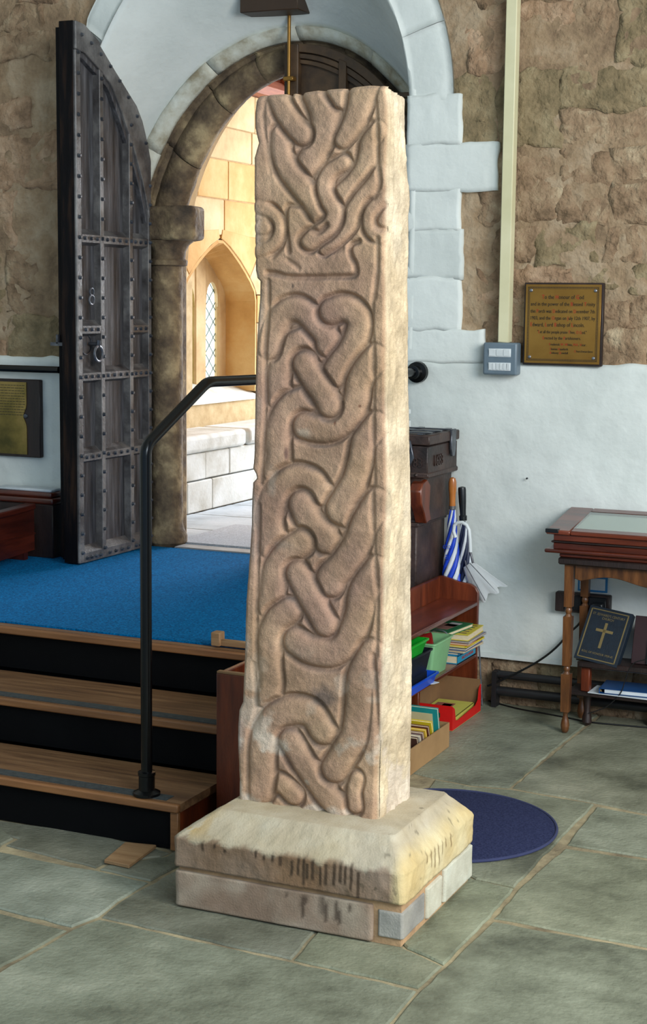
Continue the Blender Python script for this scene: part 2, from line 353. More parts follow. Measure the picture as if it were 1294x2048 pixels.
def lumpy(x0, x1, z0, z1, y, amp, m, parent, name, depth=.02, edge=.008, nx=None, nz=None, seed=1, ew=.018, ed_=30, fine=.3):
    nx = nx or max(4, int((x1-x0)/.03)); nz = nz or max(4, int((z1-z0)/.03))
    X, Z = np.meshgrid(np.linspace(x0, x1, nx), np.linspace(z0, z1, nz))
    e = np.minimum(np.minimum(X-x0, x1-X), np.minimum(Z-z0, z1-Z))
    P = np.stack([X, 0*X, Z], -1)
    h = fbm(P, 5, 4, seed)*amp+fbm(P, 24, 3, seed+9)*amp*fine
    jx = fbm(P, 14, 2, seed+3)*edge; jz = fbm(P, 14, 2, seed+5)*edge
    Y = y-h+np.clip(ew-e, 0, 1)**2*ed_
    V = np.stack([X+jx, Y, Z+jz], -1).reshape(-1, 3); Fc = gridfaces(nz, nx).tolist()
    bd = list(range(nx))+[i*nx+nx-1 for i in range(1, nz)]+list(range(nz*nx-2, (nz-1)*nx-1, -1))+[i*nx for i in range(nz-2, 0, -1)]
    B = V[bd].copy(); B[:, 1] = y+depth; n = len(V); k = len(bd)
    Fc += [(bd[i], n+i, n+(i+1) % k, bd[(i+1) % k]) for i in range(k)]
    Fc += [tuple(n+i for i in range(k))[::-1]]
    return np_mesh(name, np.r_[V, B], Fc, m, parent)
wl = MB().box(-6.6, -5.5, -3, YW, 0, 4.7).obj('wall_left', M['white'], smooth=0); tag(wl, kind='structure')  # unseen wall added to keep sky light off the left side
ce = MB().box(-6.6, 3, -3, YW+.4, 4.6, 4.7).obj('ceiling', M['white'], smooth=0); tag(ce, kind='structure')  # unseen, added together with the left wall to dim that side
wall_top = MB().box(-6.5, 3, YW+.02, YW+.40, 3.9, 4.6).obj('upper_masonry', M['jointm'], wall, smooth=0)
# rubble stones, course by course
def in_open(x, z, g=.06):
    if z < 1.95: return -4.05-g < x < -2.40+g
    return AX-.9-g < x < AX+.76+g and z < fz_front(x)+g*1.3
def rubble(x0, x1, z0, z1, seed, keepout):
    z = z0; k = 0; random.seed(seed)
    while z < z1:
        h = random.choice([.16, .2, .24, .27, .3]); x = x0-random.uniform(0, .2)
        while x < x1:
            w = random.choice([.18, .24, .3, .36, .44, .5])*random.uniform(.9, 1.1)
            parts = [(x, x+w, z, z+h)]
            if h > .23 and random.random() < .3: parts = [(x, x+w, z, z+h*.5), (x, x+w, z+h*.5, z+h)]
            for a, b, c, d in parts:
                if keepout(a, b, c, d): continue
                g = random.uniform(-.002, .005)
                mm = random.choice(['rubble', 'rubble', 'rubble2', 'rubble3'])
                lumpy(a+g, b-g, c+g, d-g, YW+.008-random.uniform(0, .004), .015, M[mm], wall, 'rubble_stone', depth=.03, edge=.036, ew=.012, ed_=26, fine=.75, nx=max(6, int((b-a)/.017)), nz=max(5, int((d-c)/.017)), seed=seed+k)
                k += 1
            x += w
        z += h
rubble(-2.46, -1.0, 1.30, 3.3, 11, lambda a, b, c, d: any(in_open(x, z, .02) for x in (a, (a+b)/2, b) for z in (c, (c+d)/2, d)))
rubble(-5.5, -3.5, 1.34, 3.4, 23, lambda a, b, c, d: any(in_open(x, z, .02) for x in (a, (a+b)/2, b) for z in (c, (c+d)/2, d)))
# whitewashed plaster below, painted quoins and arch ring
lumpy(-2.395, .8, .20, 1.425, YW-.018, .010, M['white'], wall, 'plaster_panel', depth=.05, edge=.012, nx=150, nz=70, seed=31)
lumpy(-5.49, -4.055, PZ, 1.39, YW-.018, .010, M['white'], wall, 'plaster_panel', depth=.05, edge=.010, nx=90, nz=50, seed=37)
for a, c, d in ((-2.165, 2.30, 2.49), (-2.012, 2.115, 2.295), (-2.165, 1.955, 2.11), (-2.152, 1.76, 1.95), (-2.157, 1.55, 1.755), (-2.048, 1.42, 1.545)):
    lumpy(-2.400, a, c-.007, d+.007, YW-.019, .006, M['white'], wall, 'quoin', depth=.05, edge=.010, ew=.006, ed_=30, nx=18, nz=12, seed=int(d*100))
def ring_stone(t0, t1, side, seed):
    n = 10; P = []
    for i in range(n):
        t = t0+(t1-t0)*i/(n-1); row = []
        for j in range(8):
            s = j/7
            if side > 0: ci = (AX+.76*math.cos(t), 2.47+.83*math.sin(t)); co = (AX+.945*math.cos(t), 2.47+1.02*math.sin(t))
            else: ci = (AX-.90*math.cos(t), 1.95+1.35*math.sin(t)); wq = min(1, max(0, (t-.38)/.32)); co = (AX-(.90+.13*wq)*math.cos(t), 1.95+(1.35+.12*wq)*math.sin(t))
            row.append((ci[0]+(co[0]-ci[0])*s, YW-.02, ci[1]+(co[1]-ci[1])*s))
        P.append(row)
    P = np.array(P); P[..., 1] -= fbm(P, 9, 3, seed)*.007; P[0, :, 1] += .002; P[-1, :, 1] += .002; P[:, -1, 1] += .012
    V = P.reshape(-1, 3); fc = gridfaces(n, 8).tolist(); bd = list(range(8))+[i*8+7 for i in range(1, n)]+list(range(n*8-2, (n-1)*8-1, -1))+[i*8 for i in range(n-2, 0, -1)]
    B = V[bd].copy(); B[:, 1] = YW+.05; k = len(bd); nn = len(V)
    fc += [(bd[i], bd[(i+1) % k], nn+(i+1) % k, nn+i) for i in range(k)]
    np_mesh('voussoir', np.r_[V, B], fc, M['white'], wall)
for i in range(5): ring_stone(i*math.pi/10+.0008, (i+1)*math.pi/10-.0008, 1, i)
for i in range(2, 7): ring_stone(i*math.pi/14+.0008, (i+1)*math.pi/14-.0008, -1, 20+i)
# splayed white reveal from the room face to the doorway
def ridge(t):                            # inner doorway outline at y 6.62, t 0..1 left foot to right foot
    if t < .18: return (-4.02, PZ+(1.88-PZ)*t/.18)
    if t > .82: return (-2.37, PZ+(1.92-PZ)*(1-t)/.18)
    a = (t-.18)/.64*math.pi
    return (DX-.90*math.cos(a), 1.88+.996*math.sin(a)) if a < math.pi/2 else (DX-.75*math.cos(a), 1.92+.956*math.sin(a))
def frontc(t):
    if t < .18: return (-4.05, PZ+(1.95-PZ)*t/.18)
    if t > .82: return (-2.39, PZ+(2.47-PZ)*(1-t)/.18)
    a = (t-.18)/.64*math.pi
    return (AX-.90*math.cos(a), 1.95+1.35*math.sin(a)) if a < math.pi/2 else (AX-.76*math.cos(a), 2.47+.83*math.sin(a))
nt, ns = 180, 16; P = np.zeros((ns, nt, 3))
for i in range(ns):
    for j in range(nt):
        a, b = frontc(j/(nt-1)), ridge(j/(nt-1)); s = i/(ns-1)
        P[i, j] = (a[0]+(b[0]-a[0])*s, YW-.018+(6.62-YW+.018)*s, a[1]+(b[1]-a[1])*s)
d = fbm(P, 5, 3, 77)*.010; P[..., 0] += d*.7; P[..., 2] += d
d[0] = 0
reveal = np_mesh('trim_1', P.reshape(-1, 3), gridfaces(ns, nt), M['white']); tag(reveal, kind='structure')
md = reveal.modifiers.new('thickness', 'SOLIDIFY'); md.thickness = .03; md.offset = 1
# ------------------------------------------------------------ doorway: moulded stone arch
def inner(t):
    if t < .18: return (-3.80, PZ+(1.745-PZ)*t/.18)
    if t > .82: return (-2.47, PZ+(1.76-PZ)*(1-t)/.18)
    a = (t-.18)/.64*math.pi; return (DX-(.70 if a < math.pi/2 else .653)*math.cos(a), 1.745+.975*math.sin(a))
prof = [(.75, 7.05), (.62, 6.90), (.35, 6.83)]
for q in np.linspace(0, math.pi, 12): prof.append((.30-.30*math.cos(q), 6.745-.06*math.sin(q)))
for q in np.linspace(0, math.pi, 7)[1:]: prof.append((.69-.09*math.cos(q), 6.74-.04*math.sin(q)))
prof += [(.80, 6.70), (.81, 6.665)]
arch = struct('trim_2', (DX, 6.7, PZ))
def arch_piece(t0, t1, pr, m, name, n=12, seed=0):
    P = np.zeros((len(pr), n, 3))
    for j in range(n):
        t = t0+(t1-t0)*j/(n-1); a, b = inner(t), ridge(t)
        for i, (s, y) in enumerate(pr): P[i, j] = (a[0]+(b[0]-a[0])*s, y, a[1]+(b[1]-a[1])*s)
    dd = fbm(P, 12, 3, seed)*.006; P[..., 0] += dd; P[..., 1] += dd
    o = np_mesh(name, P.reshape(-1, 3), gridfaces(len(pr), n), m, arch)
    md = o.modifiers.new('t', 'SOLIDIFY'); md.thickness = .02; md.offset = 1
    return o
ts = [.18, .235, .30, .375, .44, .50, .56, .625, .70, .76, .82]
for i in range(10): arch_piece(ts[i]+.0004, ts[i+1]-.0004, prof, M['arch'], 'voussoir', seed=50+i)
arch_piece(.82, 1., prof, M['arch'], 'jamb', seed=61)
for i in range(6):
    a = .18+i*.64/6; arch_piece(a+.0002, a+.64/6-.0002, [(.81, 6.665), (.83, 6.655), (.90, 6.64), (1.0, 6.615), (1.04, 6.64)], M['archw'], 'hood_stone', seed=80+i)
arch_piece(0, .18, [(.62, 6.70), (.81, 6.665), (1.0, 6.615)], M['archw'], 'hood_stone', seed=91)
# jamb column with capital
cx, cyy = -3.845, 6.70
prof_c = [(.085, 0), (.10, .02), (.10, .05), (.082, .09)]+[(.078, z) for z in np.linspace(.12, 1.36, 8)]
MB().lathe((cx, cyy, PZ), prof_c, 28).obj('column_shaft', M['arch'], arch)
MB().lathe((cx+.01, cyy, PZ), [(.078, 1.36), (.092, 1.365), (.094, 1.385), (.082, 1.395), (.085, 1.43), (.10, 1.46), (.125, 1.48)], 28).obj('capital_bell', M['arch'], arch)
ab = MB().prism([(-3.98, 6.60), (-3.72, 6.55), (-3.64, 6.60), (-3.65, 6.72), (-3.74, 6.82), (-3.98, 6.90)], 2, PZ+1.48, PZ+1.64).obj('abacus', M['arch'], arch, bevel=.02, seg=3)
MB().box(-4.05, -3.925, 6.76, 7.05, PZ, 2.1).obj('jamb', M['arch'], arch, bevel=.015, seg=2)
# wall behind the doorway
def fz_in(x):
    if abs(x-DX) > .809: return 1.76
    return ell(DX, .81, 1.04, 1.76, x)
wi = wall_with_hole('wall_doorway', 6.82, 7.05, -5.2, -1.4, 3.9, lambda x: fz_in(x)+.03, -3.93, -2.31, M['porch2'], zb=0)
# ------------------------------------------------------------ porch
PW = -4.62
porch_floor = MB().box(-5.2, -1.2, 6.72, 10.6, 0, PZ-.012).obj('floor_porch', M['flagj'], smooth=0); tag(porch_floor, kind='structure')
ys = [6.75, 7.25, 7.78, 8.25, 8.9, 9.5, 10.2]
for i in range(6):
    xs = [-4.3]+[(-3.6+.3*(i % 2)), -2.9+.25*((i+1) % 2), -2.1+.2*(i % 2), -1.5]
    for a, b in zip(xs[:-1], xs[1:]):
        slab([(a, ys[i]), (b, ys[i]), (b, ys[i+1]), (a, ys[i+1])], PZ, (1, 1, 1), M['tile'], porch_floor, thick=.01, name='paving_slab')
pw = MB().box(PW-.30, PW-.012, 7.0, 8.38, PZ, 3.05).box(PW-.30, PW-.012, 9.30, 10.6, PZ, 3.05).box(PW-.30, PW-.012, 8.38, 9.30, PZ, 1.06).box(PW-.30, PW-.012, 8.38, 9.30, 2.06, 3.05).obj('wall_porch_west', M['porchj'], smooth=0); tag(pw, kind='structure')
WC, WH, WS, WA = 8.72, .50, 1.70, 2.04     # niche: centre, half width, springing, apex
def nz(y):                                # pointed niche head
    d = abs(y-WC)/WH
    return WS+(WA-WS)*max(0, 1-d**1.25)**.8
zs = [.90, 1.10, 1.36, 1.62, 1.84, 2.06, 2.28, 2.52, 2.72, 2.95]
random.seed(5)
def ashlar(poly, m, name='ashlar_block'):    # poly in (y, z) on the west wall
    P = inset([Vector(p) for p in poly], .003)
    MB().prism([(p.x, p.y) for p in P], 0, PW-.03, PW+random.uniform(-.003, .003)).obj(name, M[m], pw, bevel=.004, smooth=0)
for i in range(len(zs)-1):
    y = 7.02-.2*(i % 2)
    while y < 10.5:
        w = random.uniform(.36, .62); a, b, c, d = max(y, 7.02), y+w, zs[i], zs[i+1]; y += w
        if c < WA and d > 1.08:
            if a < WC+WH+.14 and b > WC-WH-.14:
                if a < WC-WH-.14: ashlar([(a, c), (WC-WH-.14, c), (WC-WH-.14, d), (a, d)], 'porch')
                if b > WC+WH+.14: ashlar([(WC+WH+.14, c), (b, c), (b, d), (WC+WH+.14, d)], 'porch')
                continue
        if a > 8.9 and c > 2.2 and random.random() < .3: ashlar([(a, c), (b, c), (b, d), (a, d)], 'porch2')
        else: ashlar([(a, c), (b, c), (b, d), (a, d)], random.choice(['porch', 'porch', 'porch2']))
# jamb and arch stones of the niche
jz = [1.08, 1.30, 1.52, 1.70]
for s in (-1, 1):
    for k in range(3):
        ashlar([(WC+s*(WH+.135), jz[k]), (WC+s*WH, jz[k]), (WC+s*WH, jz[k+1]), (WC+s*(WH+.135), jz[k+1])], 'porch2' if k % 2 else 'porch', 'jamb_stone')
    e = [WC+s*WH*q for q in (1, .8, .5, 0)]
    o_ = [(WC+s*(WH+.135), WS), (WC+s*(WH+.135), 2.055), (WC+s*.30, 2.055), (WC, 2.055)]
    ashlar([(WC+s*WH, WS), (WC+s*(WH+.135), WS), (WC+s*(WH+.135), 2.055), (WC+s*.62, 2.055), (WC+s*.40, nz(WC+.40)), (WC+s*.46, nz(WC+.46))], 'porch2', 'arch_stone')
    ashlar([(WC+s*.40, nz(WC+.40)), (WC+s*.60, 2.055), (WC+s*.02, 2.10), (WC+s*.003, WA), (WC+s*.12, nz(WC+.12)), (WC+s*.26, nz(WC+.26))], 'porch', 'arch_stone')
# splayed niche lining, lancet glazing
nn = 40; P = np.zeros((2, nn, 3)); tpts = []
for j in range(nn):
    t = j/(nn-1)
    if t < .3: q = (WC-WH, 1.08+(WS-1.08)*t/.3)
    elif t > .7: q = (WC+WH, 1.08+(WS-1.08)*(1-t)/.3)
    else: yy = WC-WH+2*WH*(t-.3)/.4; q = (yy, nz(yy))
    tpts.append(q); P[0, j] = (PW-.004, *q); P[1, j] = (PW-.22, WC+(q[0]-WC)*.93, min(q[1], 1.95) if q[1] > 1.7 else q[1])
lin_ = np_mesh('niche_lining', P.reshape(-1, 3), gridfaces(2, nn), M['porch'], pw, smooth=False)
md = lin_.modifiers.new('t', 'SOLIDIFY'); md.thickness = .02; md.offset = -1
MB().prism([(PW-.22, 1.14), (PW-.004, 1.06), (PW+.004, 1.03), (PW-.22, 1.03)], 1, WC-WH, WC+WH).obj('sill', M['bench'], pw, smooth=0)
win = struct('window_1', (PW-.22, WC, 1.1))
lan = [(8.54, 8.76), (8.91, 9.07)]
edges = [WC-WH, 8.54, 8.76, 8.91, 9.07, WC+WH]
for k in (0, 2, 4): MB().prism([(edges[k], 1.08), (edges[k+1], 1.08), (edges[k+1], 2.04), (edges[k], 2.04)], 0, PW-.26, PW-.20).obj('mullion', M['porch2'], win, bevel=.012, smooth=0)
for (a, b), mm in zip(lan, ('paneg', 'pane')):
    c = (a+b)/2; head = [(a, 2.04), (a, 1.62)]+[(c+(b-a)/2*math.cos(t)*(-1), 1.62+.16*math.sin(t)**.8) for t in np.linspace(0.01, math.pi-.01, 9)]+[(b, 1.62), (b, 2.04)]
    MB().prism(head, 0, PW-.26, PW-.205).obj('lancet_head', M['porch2'], win, smooth=0)
    pn = MB().box(PW-.235, PW-.229, a, b, 1.10, 1.79).obj('pane', M[mm], win, smooth=0)
    lc = MB(); kz = .10
    for i in range(-2, 9):
        for s in (1, -1):
            z0 = 1.1+i*kz; z1 = z0+s*kz*1.5
            lc.tube([(PW-.226, a, z0 if s > 0 else z0+.15), (PW-.226, b, z1 if s > 0 else z0+.0)], .003, 5)
    o = lc.obj('lead_lattice', M['lead'], win)
# bench along the porch wall: plinth blocks and thick seat slabs
pb = thing('stone_bench', (-4.45, 8.5, PZ), 'pale stone bench built along the sunlit porch wall under the lancet window', 'bench')
by = [7.06, 7.72, 8.02, 8.62, 9.3, 10.1]; by2 = [7.06, 7.5, 7.94, 8.24, 8.75, 9.4, 10.1]
for yy, z0, z1 in ((by, PZ, .64), (by2, .645, .80)):
    for a, b in zip(yy[:-1], yy[1:]): MB().box(PW, -4.30+random.uniform(-.004, .004), a+.003, b-.003, z0, z1-.003).obj('ashlar_block', M['bench'], pb, bevel=.006, smooth=0)
for a, b in ((7.06, 8.42), (8.46, 10.1)): MB().box(PW, -4.28, a, b, .80, .90).obj('seat_slab', M['bench'], pb, bevel=.025, seg=3)
pe = MB().box(-1.5, -1.2, 7.0, 10.6, PZ, 3.05).obj('wall_porch_east', M['porch'], smooth=0); tag(pe, kind='structure')
ps = MB().box(-5.0, -4.15, 10.3, 10.6, PZ, 3.05).box(-2.05, -1.2, 10.3, 10.6, PZ, 3.05).box(-4.15, -2.05, 10.3, 10.6, 2.7, 3.6).obj('wall_porch_south', M['porch'], smooth=0); tag(ps, kind='structure')
roof = struct('ceiling_porch', (-3.1, 8.5, 3.0))
MB().prism([(PW-.02, 2.95), (PW+.10, 2.95), (PW+.12, 3.00), (PW+.06, 3.06), (PW-.02, 3.10)], 1, 7.05, 10.3).obj('wall_plate', M['roofw'], roof, smooth=0)
for y in np.arange(7.2, 10.3, .38):
    MB().prism([(PW, 3.06), (PW+.08, 3.02), (-3.1, 4.0), (-3.1, 4.10)], 1, y, y+.09).obj('rafter', M['roofw'], roof, smooth=0)
MB().prism([(PW-.3, 3.04), (-3.1, 4.12), (-1.2, 3.04), (-1.2, 3.10), (-3.1, 4.2), (-3.1, 4.2), (PW-.3, 3.10)], 1, 7.05, 10.7).obj('roof_boards', M['roofw'], roof, smooth=0)
MB().box(-3.75, -2.4, 6.60, 6.70, PZ-.002, PZ+.012).obj('trim_3', M['thresh'], bevel=.004)['kind'] = 'structure'
root_here(tag(MB().box(-3.84, -2.6, 6.73, 7.42, PZ, PZ+.016).obj('doormat', M['matm'], bevel=.005), 'speckled grey doormat lying inside the porch past the threshold', 'doormat'))
# ------------------------------------------------------------ door leaves
ZP = ([5.95, 6.03, 6.149, 6.24, 6.337, 6.44, 6.52, 6.58, 6.60], [2.852, 2.845, 2.79, 2.74, 2.671, 2.58, 2.48, 2.35, 2.28])
def ztop(y): return float(np.interp(y, *ZP))
XF = -3.865
d1 = struct('door_1', (XF-.05, 6.58, PZ))
yy = np.linspace(5.95, 6.59, 24)
def leafpoly(y0, y1, z0, dz=0, n=10): return [(y0, z0), (y1, z0)]+[(y, ztop(y)-dz) for y in np.linspace(y1, y0, n)]
for a, b in ((5.965, 6.16), (6.16, 6.41), (6.41, 6.585)):      # back boards
    MB().prism(leafpoly(a+.001, b-.001, PZ+.015, .01), 0, XF-.075, XF-.038).obj('board', M['door'], d1, smooth=0)
MB().prism(leafpoly(5.985, 6.56, PZ+.02, .05, 16), 0, XF-.115, XF-.076).obj('outer_board', M['dooredge'], d1, smooth=0)
MB().prism(leafpoly(5.95, 5.975, PZ+.012), 0, XF-.085, XF-.012).obj('edge_stile', M['dooredge'], d1, bevel=.004, smooth=0)
MB().prism(leafpoly(5.972, 5.98, PZ+.03, .02), 0, XF-.115, XF-.085).obj('edge_rebate', M['dooredge'], d1, smooth=0)
st = [(5.952, 5.992), (6.145, 6.175), (6.395, 6.425), (6.565, 6.592)]
for a, b in st:
    MB().prism(leafpoly(a, b, PZ+.012, .12), 0, XF-.040, XF-.0015).obj('stile', M['doorf'], d1, bevel=.004, smooth=0)
rails = [1.93, 1.527, 1.317, .955]
bays = [(5.992, 6.145), (6.175, 6.395), (6.425, 6.565)]
for k, z in enumerate(rails):
    for bi, (a, b) in enumerate(bays):
        if k == 1 and bi == 1: continue
        MB().prism([(XF-.04, z-.035), (XF-.004, z-.022), (XF-.002, z+.012), (XF-.020, z+.022), (XF-.04, z+.04)], 1, a, b).obj('rail', M['doorf'], d1, smooth=0)
for a, b in bays:
    MB().prism([(XF-.04, PZ+.012), (XF-.004, PZ+.012), (XF-.002, PZ+.055), (XF-.04, PZ+.085)], 1, a, b).obj('bottom_rail', M['doorf'], d1, smooth=0)
def arcband(dz0, dz1, x0, x1, name, m, ya=5.955, yb=6.592):
    Y = np.linspace(ya, yb, 26); 
    MB().prism([(y, ztop(y)-dz0*(1+.8*max(0, (y-6.3)/.3))) for y in Y]+[(y, ztop(y)-dz1*(1+1.6*max(0, (y-6.25)/.33))) for y in Y[::-1]], 0, x0, x1).obj(name, m, d1, smooth=0, bevel=.003)
arcband(0, .12, XF-.04, XF, 'arched_rim', M['doorf']); arcband(.12, .145, XF-.04, XF-.012, 'rim_moulding', M['door'])
stud = MB().add([(0, r*math.cos(a), r*math.sin(a)) for r in (.0105,) for a in np.linspace(0, 2*math.pi, 7)[:6]]+[(.012, .006*math.cos(a), .006*math.sin(a)) for a in np.linspace(0, 2*math.pi, 7)[:6]], [(i, (i+1) % 6, 6+(i+1) % 6, 6+i) for i in range(6)]+[(6, 7, 8, 9, 10, 11)])
s0 = stud.obj('stud', M['iron'], None, smooth=0); sme = s0.data; bpy.data.objects.remove(s0)
def put_stud(y, z, x=XF-.002, par=d1):
    o = bpy.data.objects.new('stud', sme); SC.collection.objects.link(o); o.parent = par; o.location = Vector((x, y, z))-par.location
for a, b in st:
    z = PZ+.06
    while z < ztop((a+b)/2)-.10: put_stud((a+b)/2, z); z += .088
for k, z in enumerate(rails):
    for bi, (a, b) in enumerate(bays):
        if k == 1 and bi == 1: continue
        n = 4 if bi == 1 else 3
        for i in range(n): put_stud(a+(b-a)*(i+.5)/n, z-.004, XF-.004)
for a, b in bays:
    for i in range(4): put_stud(a+(b-a)*(i+.5)/4, PZ+.032, XF-.004)
for y in np.linspace(6.0, 6.54, 8): put_stud(y, ztop(y)-.05)
def ring(c, r, tr, n=28, axis='x'):
    pts = [(c[0], c[1]+r*math.cos(t), c[2]+r*math.sin(t)) for t in np.linspace(0, 2*math.pi, n)]
    return MB().tube(pts, tr, 8, cap=False)
h = ring((XF+.02, 6.085, 1.415), .034, .006).obj('ring_handle', M['steel'], d1)
MB().tube([(XF-.03, 6.085, 1.458), (XF+.018, 6.085, 1.458)], .008, 8).tube([(XF+.02, 6.085, 1.475), (XF+.02, 6.085, 1.445)], .009, 8).obj('handle_spindle', M['iron'], h)
ring((XF-.036, 6.07, 1.455), .045, .004).obj('latch_plate', M['iron'], h)
k2 = ring((XF+.012, 6.045, 1.655), .020, .004).obj('drop_ring', M['steel'], d1); ring((XF+.012, 6.045, 1.69), .016, .004).obj('drop_ring_eye', M['iron'], k2)
MB().box(XF-.15, XF-.085, 5.955, 5.975, 1.45, 1.465).box(XF-.12, XF-.11, 5.955, 5.97, 1.46, 1.50).obj('latch_bolt', M['iron'], d1, smooth=0)
# right leaf, closed
d2 = struct('door_2', (-2.8, 6.6, PZ))
def z2(x):
    q = (x-DX); return 1.9+.905*math.sqrt(max(0, 1-(q/(.83 if q < 0 else .70))**2))
def lp(x0, x1, z0, dz=0, n=12): return [(x0, z0), (x1, z0)]+[(x, z2(x)-dz) for x in np.linspace(x1, x0, n)]
MB().prism(lp(-3.15, -2.44, PZ+.01, .02, 20), 1, 6.625, 6.655).obj('board', M['doorb'], d2, smooth=0)
for a, b in ((-3.168, -3.10), (-2.90, -2.865), (-2.66, -2.625), (-2.47, -2.43)): MB().prism(lp(a, b, PZ+.01, .0 if a < -3.1 else .03), 1, 6.585, 6.626).obj('stile', M['doorb'], d2, bevel=.004, smooth=0)
for dz0, dz1, yo in ((0, .035, 0), (.04, .06, .008), (.065, .082, .014)):
    X = np.linspace(-3.10, -2.44, 24); MB().prism([(x, z2(x)-dz0*(1+(x-DX))) for x in X]+[(x, z2(x)-dz1*(1+1.2*(x-DX))) for x in X[::-1]], 1, 6.59+yo, 6.626).obj('arched_moulding', M['doorb'], d2, smooth=0, bevel=.002)
for z in (2.56, 1.93, 1.32, .95):
    MB().box(-3.10, -2.43, 6.60, 6.626, z-.012, z+.012).obj('rail', M['doorb'], d2, bevel=.003, smooth=0)
bolt = thing('door_bolt', (-3.135, 6.56, 2.94), 'tall brass rod bolt on the closed door below a dark wooden block', 'bolt')
MB().tube([(-3.135, 6.565, 2.50), (-3.135, 6.565, 2.96)], .008, 12).obj('rod', M['gold'], bolt)
MB().box(-3.16, -3.11, 6.555, 6.59, 2.64, 2.66).obj('guide', M['gold'], bolt, bevel=.003)
MB().box(-3.315, -3.03, 6.43, 6.60, 2.925, 3.10).obj('block', M['lmp'], bolt, bevel=.004)
# ------------------------------------------------------------ steps and carpeted landing
steps = thing('wooden_steps', (-3.5, 4.4, 0), 'oak steps with black risers leading up to the blue carpeted landing', 'steps')
T = [(4.0, .148, -2.262, 4.33), (4.335, .303, -2.245, 4.68), (4.70, PZ, -2.245, 4.76)]
for k, (y, z, xr, yb) in enumerate(T):
    MB().box(-5.49, xr, y, y+.022, z-.026, z).obj('nosing', M['nosing'], steps, bevel=.005, seg=2)
    MB().box(-5.49, xr, y+.022, yb, z-.026, z).obj('tread' if k < 2 else 'landing_edge', M['tread'], steps, smooth=0)
    if k < 2: MB().box(-5.49, xr-.055 if k == 0 else xr-.003, y+.028, y+.075, z, z+.0025).obj('grip_strip', M['strip'], steps, smooth=0)
    z0 = [0, .148, .303][k]
    MB().box(-5.49, xr-.03, y+.028, y+.048, z0, z-.026).obj('riser', M['riser'], steps, smooth=0)
MB().box(-2.295, -2.268, 4.012, 4.028, 0, .122).obj('corner_post', M['nosing'], steps, bevel=.002)
MB().box(-2.290, -2.272, 4.028, 4.33, 0, .122).obj('side_board', M['pine'], steps, smooth=0)
MB().box(-5.49, -2.245, 4.76, 5.72, 0, PZ-.001).box(-5.49, -2.62, 5.72, YW+.03, 0, PZ-.001).box(-4.04, -2.62, YW+.03, 6.66, 0, PZ-.001).obj('landing_frame', M['riser'], steps, smooth=0)
cp = MB().box(-5.48, -2.35, 4.765, 5.72, PZ-.001, PZ+.006).box(-5.48, -2.62, 5.72, YW-.02, PZ-.001, PZ+.006).box(-4.03, -2.42, YW-.02, 6.60, PZ-.001, PZ+.006).obj('carpet', M['carpet'], smooth=0)
root_here(tag(cp, 'bright blue carpet covering the landing at the top of the steps', 'carpet'))
bx = thing('timber_newel_box', (-2.12, 4.45, 0), 'red stained pine box casing closing the right end of the steps', 'box')
MB().box(-2.238, -2.0, 4.20, 4.222, 0, .517).obj('front_panel', M['pine'], bx, bevel=.003)
MB().box(-2.238, -2.218, 4.222, 4.70, 0, .517).obj('side_panel', M['pine'], bx, bevel=.003)
MB().box(-2.022, -2.0, 4.222, 4.70, 0, .517).obj('side_panel', M['pine'], bx, bevel=.003)
MB().box(-2.218, -2.022, 4.68, 4.70, 0, .517).obj('back_panel', M['pine'], bx, bevel=.003)
MB().box(-2.236, -2.002, 4.201, 4.221, .517, .523).obj('top_lip', M['batten'], bx, smooth=0)
w = MB().box(-2.52, -2.30, 4.745, 4.765, PZ+.0065, PZ+.03).box(-2.545, -2.51, 4.735, 4.775, PZ+.0065, PZ+.055).obj('batten', M['batten'], bevel=.003); root_here(tag(w, 'short grey wooden batten lying on the edge of the blue carpet beside the shaft', 'batten'))
of = [at(x, y, 2, 0) for x, y in ((208, 1727), (250, 1691), (313, 1697), (258, 1738))]
w = MB().prism([(p[0], p[1]) for p in of], 2, .0005, .012).obj('wooden_offcut', M['batten'], bevel=.002, smooth=0); root_here(tag(w, 'small plank offcut lying flat on the flagstones in front of the bottom step', 'offcut'))
# ------------------------------------------------------------ handrail
hr = thing('handrail', (-2.40, 4.06, .148), 'black tubular handrail rising from the bottom step and running back to the wall', 'handrail')
p = [Vector(q) for q in ((-2.398, 4.05, .15), (-2.398, 4.05, 1.222), (-2.362, 4.37, 1.402), (-2.325, 6.13, 1.372))]
def bend(P, r=.03, n=5):
    out = [P[0]]
    for i in range(1, len(P)-1):
        a = P[i]+(P[i-1]-P[i]).normalized()*r; b = P[i]+(P[i+1]-P[i]).normalized()*r
        for k in range(n+1):
            t = k/n; out.append(a.lerp(P[i], t).lerp(P[i].lerp(b, t), t))
    return out+[P[-1]]
MB().tube(bend(p), .0175, 20).obj('rail_tube', M['black'], hr)
MB().lathe((-2.398, 4.05, .1505), [(.042, 0), (.042, .008), (.034, .012), (.025, .016), (.025, .06), (.027, .062), (.027, .072), (.018, .074)], 28).obj('floor_flange', M['black'], hr)
MB().tube([(-2.325, YW-.035, 1.372), (-2.325, YW-.055, 1.372), (-2.325, YW-.06, 1.372), (-2.325, YW-.10, 1.372), (-2.325, YW-.102, 1.372)], [.045, .043, .027, .027, .018], 28).obj('wall_flange', M['black'], hr)
